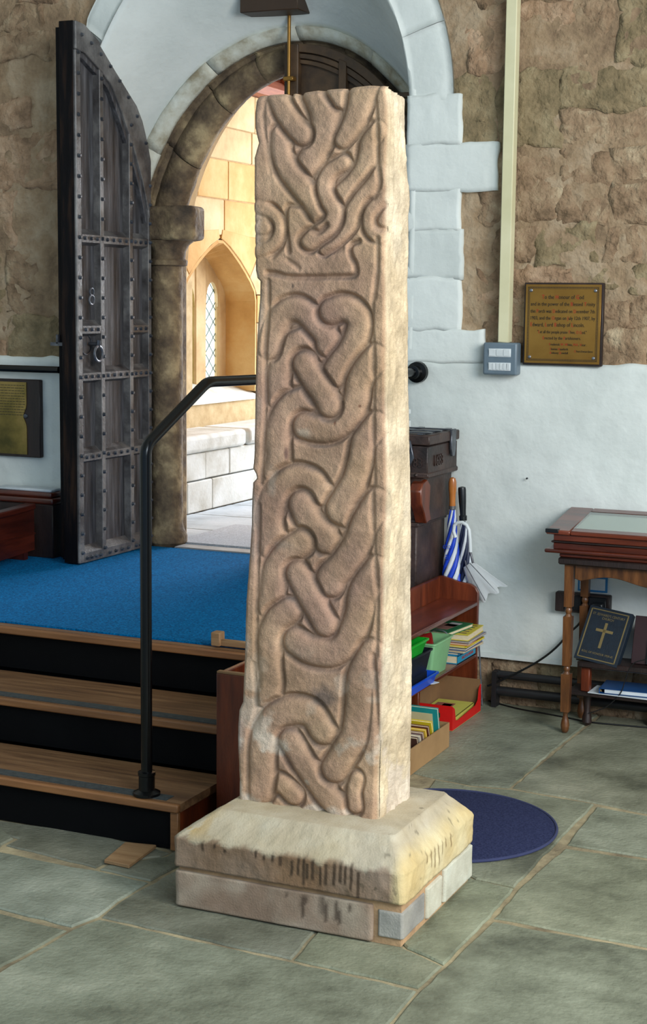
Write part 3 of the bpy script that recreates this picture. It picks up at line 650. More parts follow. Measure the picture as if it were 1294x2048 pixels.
# ------------------------------------------------------------ carved shaft
YF, YB = 3.80, 4.035
Lp = [(195, 510), (225, 507), (255, 507), (285, 514), (315, 506), (400, 506), (480, 507), (540, 508), (556, 511), (562, 517), (600, 516), (640, 513), (700, 510), (800, 507), (900, 505), (938, 503), (948, 509), (957, 511), (966, 503), (1000, 501), (1050, 500), (1100, 497), (1150, 494), (1200, 490), (1250, 488), (1300, 487), (1350, 485), (1405, 483), (1422, 475), (1450, 473), (1500, 473), (1560, 476), (1592, 476)]
Rp = [(170, 771), (220, 777), (250, 777), (300, 775), (400, 773), (500, 771), (620, 772), (700, 772), (800, 771), (900, 773), (1000, 774), (1060, 772), (1100, 770), (1180, 768), (1250, 768), (1330, 765), (1430, 762), (1500, 757), (1580, 755), (1638, 755)]
Sp = [(183, 807), (200, 810), (260, 810), (330, 814), (360, 816), (385, 820), (410, 820), (430, 817), (500, 817), (560, 815), (640, 817), (700, 816), (800, 818), (900, 820), (1000, 822), (1080, 822), (1200, 822), (1330, 824), (1440, 824), (1500, 822), (1590, 821)]
def pf(lst, Y):
    q = np.array([at(x, y, 1, Y)[[2, 0]] for y, x in lst]); q = q[np.argsort(q[:, 0])]; return lambda z: np.interp(z, q[:, 0], q[:, 1])
fL, fR, fS = pf(Lp, YF), pf(Rp, YF), pf(Sp, YB)
tp = np.array([at(x, y, 1, YF)[[0, 2]] for x, y in ((505, 197), (530, 190), (560, 188), (600, 186), (640, 180), (700, 175), (740, 170), (772, 171))])
ZB = .270
nfr, nsd, nbk, nlf, nrow = 230, 50, 24, 16, 900
A_ = (480, 150, 3.594); B_ = (480, 550, 3.594); C_ = (450, 950, 3.318); D_ = (440, 1280, 3.235)
S_ = [  # (crop, half width, centre line)  later ones lie on top
 (A_, (125, 88), [(540, 90), (600, 280), (575, 440), (500, 590), (440, 690)]),
 (A_, (80, 95), [(285, 430), (290, 560), (345, 690), (440, 810), (530, 920), (610, 1040)]),
 (A_, (84, 82), [(240, 60), (290, 220), (370, 350), (440, 425)]),
 (A_, (80, 62), [(660, 60), (715, 180)]),
 (A_, (112, 62), [(880, 80), (845, 240), (785, 380), (730, 465)]),
 (A_, (70, 84), [(985, 400), (925, 480), (910, 580), (880, 680), (800, 790), (720, 865)]),
 (A_, (78, 46), [(1020, 720), (960, 790), (875, 880), (805, 980), (780, 1080), (700, 1170), (600, 1250)]),
 (A_, (60, 74), [(735, 628), (640, 690), (600, 790), (630, 900), (675, 990), (640, 1080), (560, 1140), (490, 1190)]),
 (A_, 44, [(120, 950), (220, 990), (275, 1080), (260, 1180), (190, 1245), (110, 1270)]),
 (A_, 46, [(130, 1100), (180, 1100)]),
 (A_, 42, [(1030, 890), (940, 960), (915, 1050), (940, 1130), (1010, 1170)]),
 (B_, 80, [(270, 900), (270, 760), (285, 640), (340, 520), (440, 470), (520, 560)]),
 (B_, 84, [(200, 520), (240, 380), (310, 270), (420, 250), (530, 340), (610, 440), (620, 500)]),
 (B_, 88, [(645, 262), (725, 240), (800, 262), (848, 335), (830, 430), (770, 560), (690, 660), (660, 720)]),
 (B_, 88, [(470, 890), (350, 940), (280, 1050), (265, 1180), (270, 1310), (250, 1420)]),
 (B_, 92, [(960, 600), (880, 700), (840, 790), (825, 900), (760, 1020), (650, 1100), (540, 1110), (455, 1090)]),
 (B_, 90, [(455, 640), (530, 770), (600, 870), (632, 930)]),
 (C_, 92, [(300, 470), (300, 370), (290, 270), (340, 120), (450, 30), (560, 50), (610, 110)]),
 (C_, 92, [(500, 200), (560, 320), (660, 430)]),
 (B_, 88, [(970, 1080), (880, 1200), (855, 1330), (810, 1480), (740, 1600), (690, 1690), (760, 1730)]),
 (C_, 84, [(500, 450), (400, 520), (330, 620), (310, 760), (290, 880)]),
 (C_, 92, [(1000, 190), (920, 320), (865, 460), (780, 590), (690, 680), (690, 720)]),
 (C_, 82, [(420, 900), (330, 970), (290, 1080), (290, 1250), (300, 1380), (270, 1480)]),
 (C_, 94, [(1000, 640), (905, 780), (880, 930), (820, 1080), (700, 1180), (560, 1170), (465, 1110)]),
 (C_, 86, [(475, 660), (560, 820), (655, 990)]),
 (D_, 66, [(290, 950), (380, 930), (470, 1010)]),
 (D_, 92, [(250, 980), (265, 850), (270, 680), (330, 530), (450, 460), (580, 480), (655, 590)]),
 (D_, 84, [(450, 660), (540, 810), (660, 980), (760, 1090)]),
 (D_, 88, [(980, 90), (900, 240), (885, 430), (860, 620), (790, 740), (730, 840)]),
 (D_, 50, [(880, 900), (860, 980), (870, 1080)]),
]
G_ = [  # extra cut lines: crop, depth, points
 (A_, .020, [(190, 1420), (260, 1430), (340, 1450), (500, 1455), (660, 1450), (820, 1440), (825, 1360), (790, 1290), (795, 1220), (850, 1195)]),
 (A_, .017, [(430, 1160), (490, 1100), (560, 1130), (620, 1080)]), (A_, .010, [(600, 1285), (680, 1265), (730, 1245)]),
 (A_, .018, [(440, 945), (340, 940), (325, 1050), (345, 1270)]), (A_, .010, [(340, 1330), (420, 1390)]),
 (A_, .010, [(970, 190), (985, 400), (988, 640), (1005, 780), (960, 880)]), (A_, .014, [(1040, 930), (975, 1020), (985, 1090), (1040, 1105)]), (A_, .012, [(230, 1310), (300, 1230), (320, 1160)]), (A_, .010, [(985, 1180), (985, 1400), (965, 1600)]),
 (B_, .009, [(975, 0), (945, 300), (960, 600), (955, 1000), (960, 1500)]), (C_, .008, [(975, 60), (985, 400), (1010, 800), (1000, 1200)]),
 (D_, .012, [(990, 100), (1010, 400), (1015, 800), (1005, 1150)]),
 (A_, .008, [(185, 150), (165, 300), (190, 520), (215, 700)]), (B_, .012, [(200, 40), (200, 250), (180, 560), (180, 900), (165, 1200), (150, 1500)]),
 (C_, .012, [(225, 200), (215, 600), (205, 1000), (205, 1300)]), (D_, .012, [(215, 150), (235, 430), (185, 620), (175, 900), (180, 1010)]),
]
def cr(pts, n=8):
    P = [np.array(p, float) for p in pts]; P = [2*P[0]-P[1]]+P+[2*P[-1]-P[-2]]; out = []
    for i in range(1, len(P)-2):
        for k in range(n):
            t = k/n; a, b, c, d = P[i-1:i+3]
            out.append(.5*((2*b)+(-a+c)*t+(2*a-5*b+4*c-d)*t*t+(-a+3*b-3*c+d)*t**3))
    return np.array(out+[P[-2]])
def to_xz(c, pts): return np.array([at(c[0]+p[0]/c[2], c[1]+p[1]/c[2], 1, YF)[[0, 2]] for p in pts])
def dist(X, Z, L, sc_=(1, 1)):
    d = np.full(X.shape, 9.); N_ = len(L)-1
    for i_, (a, b) in enumerate(zip(L[:-1], L[1:])):
        ab = b-a; t = np.clip(((X-a[0])*ab[0]+(Z-a[1])*ab[1])/max(ab@ab, 1e-9), 0, 1)
        d = np.minimum(d, np.hypot(X-a[0]-t*ab[0], Z-a[1]-t*ab[1])/(sc_[0]+(sc_[1]-sc_[0])*i_/N_))
    return d
# row heights
v = np.linspace(0, 1, nrow)[:, None]; u = np.linspace(0, 1, nfr)[None]
xa = fL(ZB)+(fR(ZB)-fL(ZB))*u
zt = np.interp(-1.90+.36*u, tp[:, 0], tp[:, 1]); Zf = ZB+(zt-ZB)*v
Xf = fL(Zf)+(fR(Zf)-fL(Zf))*u
H = np.full(Xf.shape, -.004); D = .023
for c, hw, pts in S_:
    L = to_xz(c, cr(pts)); hw = hw if isinstance(hw, tuple) else (hw*1.1, hw*1.1); w = max(hw)*1.02/c[2]*.00137; kk = hw[1]/hw[0]
    bb = (Xf > L[:, 0].min()-w-.03) & (Xf < L[:, 0].max()+w+.03) & (Zf > L[:, 1].min()-w-.03) & (Zf < L[:, 1].max()+w+.03)
    X, Z = Xf[bb], Zf[bb]; d = dist(X, Z, L, (hw[0]/max(hw), hw[1]/max(hw))); h = H[bb]; q = np.clip(d/w, 0, 1)
    uu = u+0*Xf; Dl = D*1.05*np.clip((np.minimum(uu, 1.02-uu)[bb]-.05)/.10, .38, 1)
    h = np.where(d < w, -Dl*q**4.6, np.minimum(h, -Dl+(d-w)*2.0)); H[bb] = h
for c, dep, pts in G_:
    L = to_xz(c, cr(pts, 4)); bb = (Xf > L[:, 0].min()-.03) & (Xf < L[:, 0].max()+.03) & (Zf > L[:, 1].min()-.03) & (Zf < L[:, 1].max()+.03)
    d = dist(Xf[bb], Zf[bb], L); H[bb] = np.minimum(H[bb], H[bb]*.3-dep+np.clip(d/.011, 0, 1)**1.3*(dep+.0))
# soften by weathering
for _ in range(3):
    H[1:-1] = (H[:-2]+2*H[1:-1]+H[2:])/4; H[:, 1:-1] = (H[:, :-2]+2*H[:, 1:-1]+H[:, 2:])/4
Pn = np.stack([Xf, 0*Xf, Zf], -1)
H = H+fbm(Pn, 12, 4, 3)*.0035+fbm(Pn, 70, 3, 8)*.0014
e = np.minimum(Xf-fL(Zf), fR(Zf)-Xf); H = H-np.clip(.012-e, 0, 1)**2*75
et = zt-Zf; H = H-np.clip(.014-et, 0, 1)**2*60
FR = np.stack([Xf, YF-.004-H, Zf], -1)
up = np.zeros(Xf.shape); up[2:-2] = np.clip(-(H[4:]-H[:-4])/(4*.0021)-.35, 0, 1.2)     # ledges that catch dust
# side, back, left faces
def edgeface(X0, Y0, X1, Y1, n, amp, seed, zt_):
    s = (np.arange(1, n+1)/(n+1))[None]; Z = ZB+(zt_-ZB)*v+0*s
    x0, x1 = X0(Z), X1(Z); X = x0+(x1-x0)*s; Y = Y0+(Y1-Y0)*s+0*Z
    Q = np.stack([X, Y, Z], -1); st = Q*np.array([1, 1.6, .35])
    nz_ = (fbm(st, 22, 4, seed)*amp+fbm(Q, 60, 3, seed+2)*amp*.4)*np.clip(np.minimum(s, 1-s)*9, 0, 1)
    ed = 0*Z
    return X, Y, Z, nz_, ed
X, Y, Z, nz_, ed = edgeface(fR, YF+.010, fS, YB, nsd, .0115, 40, zt[0, -1]-.004); SD = np.stack([X+nz_-ed*.9, Y, Z+0*X], -1)
X, Y, Z, nz_, ed = edgeface(fS, YB, lambda z: fL(z)+.01, YB, nbk, .007, 44, zt[0, -1]-.01); BK = np.stack([X, Y+nz_, Z-.0*X], -1)
X, Y, Z, nz_, ed = edgeface(lambda z: fL(z)+.01, YB, fL, YF+.010, nlf, .006, 48, zt[0, 0]-.004); LF = np.stack([X-nz_, Y, Z], -1)
V = np.concatenate([FR, SD, BK, LF], 1); nb = V.shape[1]
Fc = gridfaces(nrow, nb, True).tolist(); Vf = V.reshape(-1, 3)
top = [(nrow-1)*nb+i for i in range(nb)]; cpt = len(Vf); Vf = np.r_[Vf, [Vf[top].mean(0)+[0, 0, -.004]]]
# an inner ring keeps the top face tidy
Fc += [(top[i], top[(i+1) % nb], cpt) for i in range(nb)]
# stone colour: pinkish brown carved face, side painted cream for the light falling on it, salt bloom and a few marks of its own
def L_(c): return np.array(lin(c))
base = np.zeros((len(Vf), 3)); Q = Vf
n1 = np.clip(fbm(Q, 5, 4, 60)*1.3+.5, 0, 1)[:, None]; n2 = np.clip(fbm(Q, 18, 3, 66)*1.4+.5, 0, 1)[:, None]
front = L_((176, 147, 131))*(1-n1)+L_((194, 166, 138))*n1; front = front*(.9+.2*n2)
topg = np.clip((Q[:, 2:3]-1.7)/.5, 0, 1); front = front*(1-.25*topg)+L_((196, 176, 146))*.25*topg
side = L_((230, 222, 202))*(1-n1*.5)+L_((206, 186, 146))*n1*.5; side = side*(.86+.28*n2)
cidx = np.r_[np.tile(np.arange(nb), nrow), 0]
isside = np.clip((cidx-(nfr-5))/4., 0, 1)[:, None]*(cidx < nfr+nsd+nbk)[:, None]
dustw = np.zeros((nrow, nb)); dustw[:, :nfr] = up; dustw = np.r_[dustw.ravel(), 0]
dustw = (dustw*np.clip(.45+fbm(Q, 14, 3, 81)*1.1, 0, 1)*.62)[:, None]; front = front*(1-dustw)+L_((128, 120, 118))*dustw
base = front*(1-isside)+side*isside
salt = np.clip((fbm(Q, 11, 4, 71)-.10+np.clip((.62-Q[:, 2])*.9, 0, .4)*np.clip(1-np.minimum(Q[:, 0]-fL(Q[:, 2]), abs(fR(Q[:, 2])-Q[:, 0]))/.06, 0, 1)-.12)*6, 0, 1)[:, None]*np.clip((.75-Q[:, 2:3])*3, 0, 1)
base = base*(1-salt*.8)+L_((226, 218, 206))*salt*.8
lft = (np.clip(1-(Q[:, 0]-fL(Q[:, 2]))/.03, 0, 1)*np.clip(fbm(Q*[1, 1, .5], 16, 3, 75)*3, 0, 1))[:, None]
base = base*(1-lft*.6)+L_((208, 204, 202))*lft*.6
for (px, py, rx, rz, cc, a) in ((648, 1395, .035, .03, (96, 90, 90), .75), (572, 905, .006, .02, (90, 66, 66), .8), (608, 866, .02, .012, (206, 190, 174), .8), (585, 572, .003, .007, (70, 66, 66), .8),
    (720, 812, .004, .004, (110, 70, 50), .8), (671, 846, .003, .006, (120, 70, 50), .8), (545, 960, .012, .04, (196, 184, 172), .6), (518, 1430, .010, .02, (210, 196, 176), .6), (560, 1090, .03, .012, (160, 150, 140), .5), (767, 1582, .004, .004, (20, 90, 60), 1)):
    c = at(px, py, 1, YF); dd = np.hypot((Q[:, 0]-c[0])/rx, (Q[:, 2]-c[2])/rz)+fbm(Q, 60, 2, 5)*.5
    k = (np.clip(1.4-dd, 0, 1)*a*(Q[:, 1] < YF+.05))[:, None]; base = base*(1-k)+L_(cc)*k
base *= np.clip(1+rng.normal(0, .075, len(Q)), .78, 1.2)[:, None]
shaft = thing('carved_cross_shaft', (-1.75, 3.92, ZB), 'tall weathered sandstone cross shaft carved with interlaced bands standing on a chamfered plinth', 'monument')
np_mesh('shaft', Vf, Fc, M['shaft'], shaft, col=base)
# ------------------------------------------------------------ plinth
pl = thing('stone_plinth', (-1.73, 3.91, 0), 'low chamfered stone plinth under the carved shaft, streaked with dark drips', 'plinth')
def rrect(x0, x1, y0, y1, n, r):
    out = []
    for (ax_, ay), (bx_, by_), m_ in (((x0+r, y0), (x1-r, y0), n), ((x1, y0+r), (x1, y1-r), n//2), ((x1-r, y1), (x0+r, y1), n//4), ((x0, y1-r), (x0, y0+r), n//3)):
        for k in range(m_+1): out.append((ax_+(bx_-ax_)*k/m_, ay+(by_-ay)*k/m_))
    return np.array(out)
rows = []; zz = [(.118, 0), (.124, 0)]+[(z, 0) for z in np.linspace(.13, .196, 20)]
prj = []
for z, _ in zz: prj.append((z, 0, 0))
for q in np.linspace(0, 1, 14)[1:]: prj.append((.198+.072*q**.93, .078*q, .10*q))
for q in np.linspace(0, 1, 12)[1:]: prj.append((.270+.002*q, .078+.05*q, .10+.04*q))
for z, i1, i2 in prj:
    R = rrect(-2.066+i2, -1.386-i1*.78, 3.626+i1, 4.185-i1*.8, 300, .012); rows.append(np.c_[R, np.full(len(R), z)])
R = rrect(-1.80, -1.70, 3.88, 3.92, 300, .012); rows.append(np.c_[R, np.full(len(R), .272)])
P = np.array(rows); nr, nb = P.shape[:2]
nn_ = fbm(P, 9, 4, 12)*.008+fbm(P, 50, 3, 14)*.0022
cen = np.array([-1.73, 3.9, .1]); dirv = P-cen; dirv[..., 2] = 0; dirv /= np.linalg.norm(dirv, axis=-1, keepdims=True)
wgt = np.clip((.272-P[..., 2])/.012, 0, 1)
P[..., :2] += dirv[..., :2]*(nn_*wgt)[..., None]; P[..., 2] += nn_*.5*np.clip((P[..., 2]-.15)/.05, 0, 1)*wgt
# chipped right corner of the arris
cc = np.array([-1.40, 3.63, .2]); dd = np.linalg.norm(P-cc, axis=-1); P[..., 0] -= np.clip(.06-dd, 0, 1)*.18; P[..., 1] += np.clip(.06-dd, 0, 1)*.12
Q = P.reshape(-1, 3)
n1 = np.clip(fbm(Q, 6, 4, 90)*1.4+.5, 0, 1)[:, None]; n2 = np.clip(fbm(Q, 22, 3, 93)*1.4+.5, 0, 1)[:, None]
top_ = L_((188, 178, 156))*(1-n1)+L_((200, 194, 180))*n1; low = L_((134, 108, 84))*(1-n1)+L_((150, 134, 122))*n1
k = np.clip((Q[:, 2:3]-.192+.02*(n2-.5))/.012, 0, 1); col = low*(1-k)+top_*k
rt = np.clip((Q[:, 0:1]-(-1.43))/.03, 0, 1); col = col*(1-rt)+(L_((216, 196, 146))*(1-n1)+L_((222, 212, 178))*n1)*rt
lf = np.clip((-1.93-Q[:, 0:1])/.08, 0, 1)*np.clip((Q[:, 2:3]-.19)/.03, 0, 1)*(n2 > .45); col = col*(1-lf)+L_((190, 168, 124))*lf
random.seed(3)
drips = [(405, .03), (428, .02), (450, .015), (512, .03), (527, .02), (545, .025), (560, .035), (583, .05), (596, .06), (607, .08), (614, .05), (625, .06), (640, .06), (652, .065), (668, .07), (680, .06), (690, .06), (702, .075), (716, .08)]
for px, ln in drips:
    x = at(px, 1760, 1, 3.626)[0]; wv = .0032+.0018*random.random(); zt0 = .196+random.uniform(-.008, .012)
    a = np.clip(1.5-np.abs(Q[:, 0]-x-fbm(Q, 40, 2, 7)*.003)/wv, 0, 1)*np.clip((zt0-Q[:, 2])/.004, 0, 1)*np.clip((Q[:, 2]-(zt0-ln))/.008, 0, 1)*(Q[:, 1] < 3.66)
    a = (a*.85)[:, None]; col = col*(1-a)+L_((62, 48, 34))*a
for yv, ln in ((3.80, .03), (3.83, .05), (3.855, .06), (3.88, .06), (3.91, .04), (3.94, .03), (3.98, .04)):
    a = np.clip(1.5-np.abs(Q[:, 1]-yv)/.0035, 0, 1)*np.clip((.200-Q[:, 2])/.004, 0, 1)*np.clip((Q[:, 2]-(.2-ln))/.008, 0, 1)*(Q[:, 0] > -1.42)
    a = (a*.8)[:, None]; col = col*(1-a)+L_((110, 84, 44))*a
sp = np.clip((fbm(Q, 55, 2, 99)-.52)*12, 0, 1)[:, None]*.5*np.clip((Q[:, 0:1]+1.75)*4, 0, 1); col = col*(1-sp)+L_((80, 76, 62))*sp
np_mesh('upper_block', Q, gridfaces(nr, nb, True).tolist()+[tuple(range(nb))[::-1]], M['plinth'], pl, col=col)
MB().box(-2.052, -1.398, 3.640, 4.172, 0, .122).obj('mortar_bed', M['mortar'], pl, smooth=0)
def cblock(x0, x1, y0, y1, z0, z1, c1, c2, name, drip=()):
    n = 60; R = rrect(x0, x1, y0, y1, n, .006); zs_ = [z0, z0+.002]+list(np.linspace(z0+.006, z1-.006, 10))+[z1-.002, z1]
    P = np.array([np.c_[R, np.full(len(R), z)] for z in zs_]); c = np.array([(x0+x1)/2, (y0+y1)/2, 0])
    s = np.ones(P.shape[:2]); s[0] = s[-1] = .985; P[..., :2] = c[:2]+(P[..., :2]-c[:2])*s[..., None]
    P[..., 1] += fbm(P, 14, 4, 5)*.005; P[..., 0] += fbm(P, 14, 4, 6)*.003; Q = P.reshape(-1, 3); q = np.clip(fbm(Q, 9, 4, 33)*1.5+.5, 0, 1)[:, None]
    col = L_(c1)*(1-q)+L_(c2)*q
    for x, zt0, ln in drip:
        a = (np.clip(1.5-np.abs(Q[:, 0]-x-fbm(Q, 40, 2, 7)*.004)/.006, 0, 1)*np.clip((zt0-Q[:, 2])/.004, 0, 1)*np.clip((Q[:, 2]-(zt0-ln))/.01, 0, 1))[:, None]*.8; col = col*(1-a)+L_((64, 50, 40))*a
    m_ = len(Q); fc = gridfaces(len(zs_), len(R), True).tolist()+[tuple(range(len(R)))[::-1], tuple(m_-len(R)+i for i in range(len(R)))]
    np_mesh(name, Q, fc, M['plinth'], pl, col=col)
dr = [(at(px, 1830, 1, 3.63)[0], z, l) for px, z, l in ((573, .10, .02), (605, .10, .07), (612, .10, .03), (643, .105, .06), (652, .09, .06), (672, .10, .06), (680, .08, .05), (700, .1, .03))]
cblock(-2.062, -1.475, 3.630, 3.90, .004, .104, (190, 180, 168), (150, 130, 116), 'lower_stone', dr)
cblock(-1.462, -1.391, 3.632, 3.80, .022, .092, (150, 152, 154), (178, 180, 180), 'corner_stone')
cblock(-1.60, -1.389, 3.815, 3.93, .012, .098, (196, 198, 186), (214, 216, 206), 'lower_stone')
cblock(-1.60, -1.387, 3.945, 4.18, .012, .108, (190, 194, 184), (214, 218, 210), 'lower_stone')
cblock(-2.06, -1.62, 3.91, 4.178, .004, .106, (180, 166, 150), (200, 190, 170), 'lower_stone')
# ------------------------------------------------------------ rug
rg = thing('round_rug', (-1.62, 4.605, 0), 'round navy blue rug lying on the flagstones behind the plinth', 'rug')
MB().lathe((-1.62, 4.605, .0008), [(.0004, 0), (.343, 0), (.345, .006), (.340, .0075), (.0004, .0075)], 72).obj('pile', M['rug'], rg)
MB().tube([(-1.62+.350*math.cos(t), 4.605+.350*math.sin(t), .0055) for t in np.linspace(0, 2*math.pi, 90)], .005, 8, False).obj('bound_edge', M['rugedge'], rg)
# ------------------------------------------------------------ wall fittings
W0 = YW-.035
bp = thing('brass_plaque', (-1.715, W0, 1.42), 'engraved brass dedication plaque screwed to the rubble wall right of the trunking', 'plaque')
MB().box(-1.876, -1.553, W0-.004, W0+.02, 1.415, 1.742).obj('back_plate', M['darkwood'], bp, bevel=.003)
MB().box(-1.868, -1.561, W0-.010, W0-.004, 1.423, 1.735).obj('brass_sheet', M['brass'], bp, bevel=.001)
for k in (0, .006):
    a = MB(); x0, x1, z0, z1 = -1.858+k, -1.571-k, 1.433+k, 1.725-k; y0, y1 = W0-.0108, W0-.0098
    a.box(x0, x1, y0, y1, z0, z0+.0012).box(x0, x1, y0, y1, z1-.0012, z1).box(x0, x0+.0012, y0, y1, z0, z1).box(x1-.0012, x1, y0, y1, z0, z1).obj('engraved_border', M['ink'], bp, smooth=0)
bd = MB()
for i in range(60):
    bd.box(-1.856+i*.0048, -1.854+i*.0048, W0-.0106, W0-.0099, 1.4345, 1.4375).box(-1.856+i*.0048, -1.854+i*.0048, W0-.0106, W0-.0099, 1.7205, 1.7235)
    bd.box(-1.8565, -1.8535, W0-.0106, W0-.0099, 1.436+i*.0048, 1.438+i*.0048).box(-1.5755, -1.5725, W0-.0106, W0-.0099, 1.436+i*.0048, 1.438+i*.0048)
tag(bd.obj('engraved_beading', M['ink'], bp, smooth=0), kind='stuff')
for x, z in ((-1.845, 1.711), (-1.584, 1.711), (-1.845, 1.447), (-1.584, 1.447)):
    MB().tube([(x, W0-.009, z), (x, W0-.014, z), (x, W0-.016, z)], [.007, .006, .002], 12).obj('screw', M['steel'], bp)
lines = [("To the Honour of God", 1.678, .023, -1.715), ("and in the power of the Blessed Trinity", 1.651, .021, -1.715), ("this Porch was Dedicated on December 7th", 1.623, .020, -1.715),
 ("1903, and the Organ on July 12th 1907, by", 1.596, .020, -1.715), ("Edward, Lord Bishop of Lincoln.", 1.569, .022, -1.735), ("\"Let all the people praise Thee, O God.\"", 1.542, .017, -1.715), ("Erected by the Parishioners.", 1.518, .017, -1.715),
 ("Frederick W. White, M.A., Vicar.", 1.494, .014, -1.690), ("Thomas Hauxforth", 1.476, .013, -1.725), ("Anthony Dowdall", 1.461, .013, -1.725), ("Churchwardens", 1.469, .012, -1.625)]
for s, z, sz, x in lines:
    t = text(s, sz, M['ink'], bp, face_y(x, W0-.0112, z), .0003, [i for i, c in enumerate(s) if c.isupper()], name='engraved_line', m2=M['red'])
    me = t.data; wdt = t.dimensions.x
    lim = .255 if x == -1.715 and sz >= .017 else .20
    xs_ = [v_.co.x for v_ in me.vertices]; ww = max(xs_)-min(xs_)
    if sz > .019 and z < 1.66: lim = .262
    if z == 1.569: lim = .22
    if z < 1.5: lim = .15 if z > 1.48 else .075
    if s[0] == 'T' and sz > .02: lim = .17
    if s[0] == '"': lim = .20
    if s[0] == 'E' and z < 1.53: lim = .155
    me.transform(Matrix.Translation((x-bp.location.x, 0, 0)) @ Matrix.Diagonal((lim/ww, 1, 1, 1)) @ Matrix.Translation((-(x-bp.location.x), 0, 0)))
sw = thing('light_switch_box', (-1.958, W0, 1.37), 'grey metal box with two rows of white light switches below the trunking', 'switch')
MB().box(-2.030, -1.888, W0-.045, W0+.016, 1.372, 1.502).obj('box', M['grey'], sw, bevel=.008, seg=3)
for z0, z1, n in ((1.445, 1.478, 3), (1.390, 1.422, 6)):
    MB().box(-2.006, -1.912, W0-.047, W0-.045, z0, z1).obj('switch_bezel', M['rocker'], sw, bevel=.001)
    for i in range(n):
        w_ = .090/n; tf = Matrix.Translation((-2.004+w_*(i+.5), W0-.048, (z0+z1)/2)) @ Matrix.Rotation(math.radians(8), 4, 'X')
        MB(tf).box(-w_/2+.001, w_/2-.001, -.003, .003, -.013, .013).obj('rocker', M['rocker'], sw, bevel=.001)
tr = MB().box(-1.975, -1.930, W0-.028, W0+.022, 1.502, 3.5).obj('cable_trunking', M['cream'], bevel=.003)
root_here(tag(tr, 'cream vertical cable trunking running up the rubble wall above the switch box', 'trunking'))
lq = thing('wall_plaque', (-4.30, W0, .93), 'tarnished brass tablet on a dark wooden board at the left edge behind the door', 'plaque')
MB().box(-4.46, -4.19, W0-.012, W0+.016, .922, 1.285).obj('board', M['darkwood'], lq, bevel=.004)
tb = []
for i in range(41):
    z = .935+.337*i/40; ins_ = .018*math.exp(-((z-1.115)/.030)**2); tb.append((z, ins_))
MB().prism([(-4.447+q, z) for z, q in tb]+[(-4.262-q, z) for z, q in tb[::-1]], 1, W0-.016, W0-.012).obj('brass_sheet', M['brass2'], lq, smooth=0)
for x in (-4.440, -4.268): MB().tube([(x, W0-.010, 1.115), (x, W0-.018, 1.115), (x, W0-.02, 1.115)], [.012, .010, .003], 14).obj('screw', M['iron'], lq)
en = MB()
for i in range(12):
    x = -4.43
    while x < -4.275:
        l = random.uniform(.006, .02); en.box(x, min(x+l, -4.27), W0-.0168, W0-.0155, 1.255-i*.0125, 1.2575-i*.0125); x += l+.004
tag(en.obj('engraved_lines', M['ink'], lq, smooth=0), kind='stuff')
root_here(tag(MB().tube([(-5.49, W0-.03, 1.335), (-4.07, W0-.03, 1.335)], .016, 16).obj('wall_rail', M['black']), 'black horizontal rail fixed to the white wall above the left plaque', 'rail'))
root_here(tag(MB().tube([(-1.845, YW-.03, .955), (-1.845, YW-.008-.03, .955), (-1.845, YW-.010-.03, .955)], [.004, .004, .002], 8).obj('wall_screw', M['blackp']), 'small black screw head in the bare white wall above the umbrellas', 'screw'))
# pew and stacked case at the left
pewx = -4.165
pw_ = thing('pew', (-4.3, 5.6, PZ+.006), 'low dark red wooden pew end curving up at the left edge beside the open door', 'pew')
yy_ = np.linspace(5.2, 6.03, 16)
def pt(y): return .672+.022*((y-5.2)/.83)**2
MB().prism([(5.2, PZ+.03), (5.75, PZ+.03), (6.03, PZ+.045)]+[(y, pt(y)) for y in yy_[::-1]], 0, pewx-.03, pewx).obj('side_board', M['pewwood'], pw_, smooth=0)
MB().prism([(y, pt(y)) for y in yy_]+[(y, pt(y)+.028) for y in yy_[::-1]], 0, pewx-.045, pewx+.012).obj('top_rail', M['pewwood'], pw_, bevel=.006, seg=2)
MB().prism([(5.2, PZ+.10), (6.03, PZ+.12), (6.03, PZ+.126), (5.2, PZ+.107)], 0, pewx, pewx+.006).obj('moulding', M['pewwood'], pw_, smooth=0)
MB().box(-4.75, pewx-.03, 5.22, 6.02, PZ+.14, PZ+.165).obj('seat', M['pewwood'], pw_, bevel=.004)
for y in (5.3, 5.95): MB().box(-4.75, pewx-.001, y, y+.03, PZ+.006, PZ+.14).obj('leg', M['pewwood'], pw_, bevel=.003)
lc = thing('lidded_case', (-4.3, 6.11, PZ), 'dark maroon moulded wooden case against the white wall behind the pew', 'case')
MB().box(-4.44, -4.08, 6.055, 6.14, PZ+.006, .715).obj('body', M['darkwood'], lc, bevel=.004)
MB().box(-4.445, -4.075, 6.05, 6.145, .715, .745).obj('moulding', M['mahogx'], lc, bevel=.010, seg=3)
MB().box(-4.435, -4.085, 6.053, 6.143, .745, .772).obj('lid', M['mahogx'], lc, bevel=.010, seg=3)
MB().box(-4.40, -4.09, 6.06, 6.14, .772, .785).obj('top_cloth', M['paper'], lc, bevel=.004)
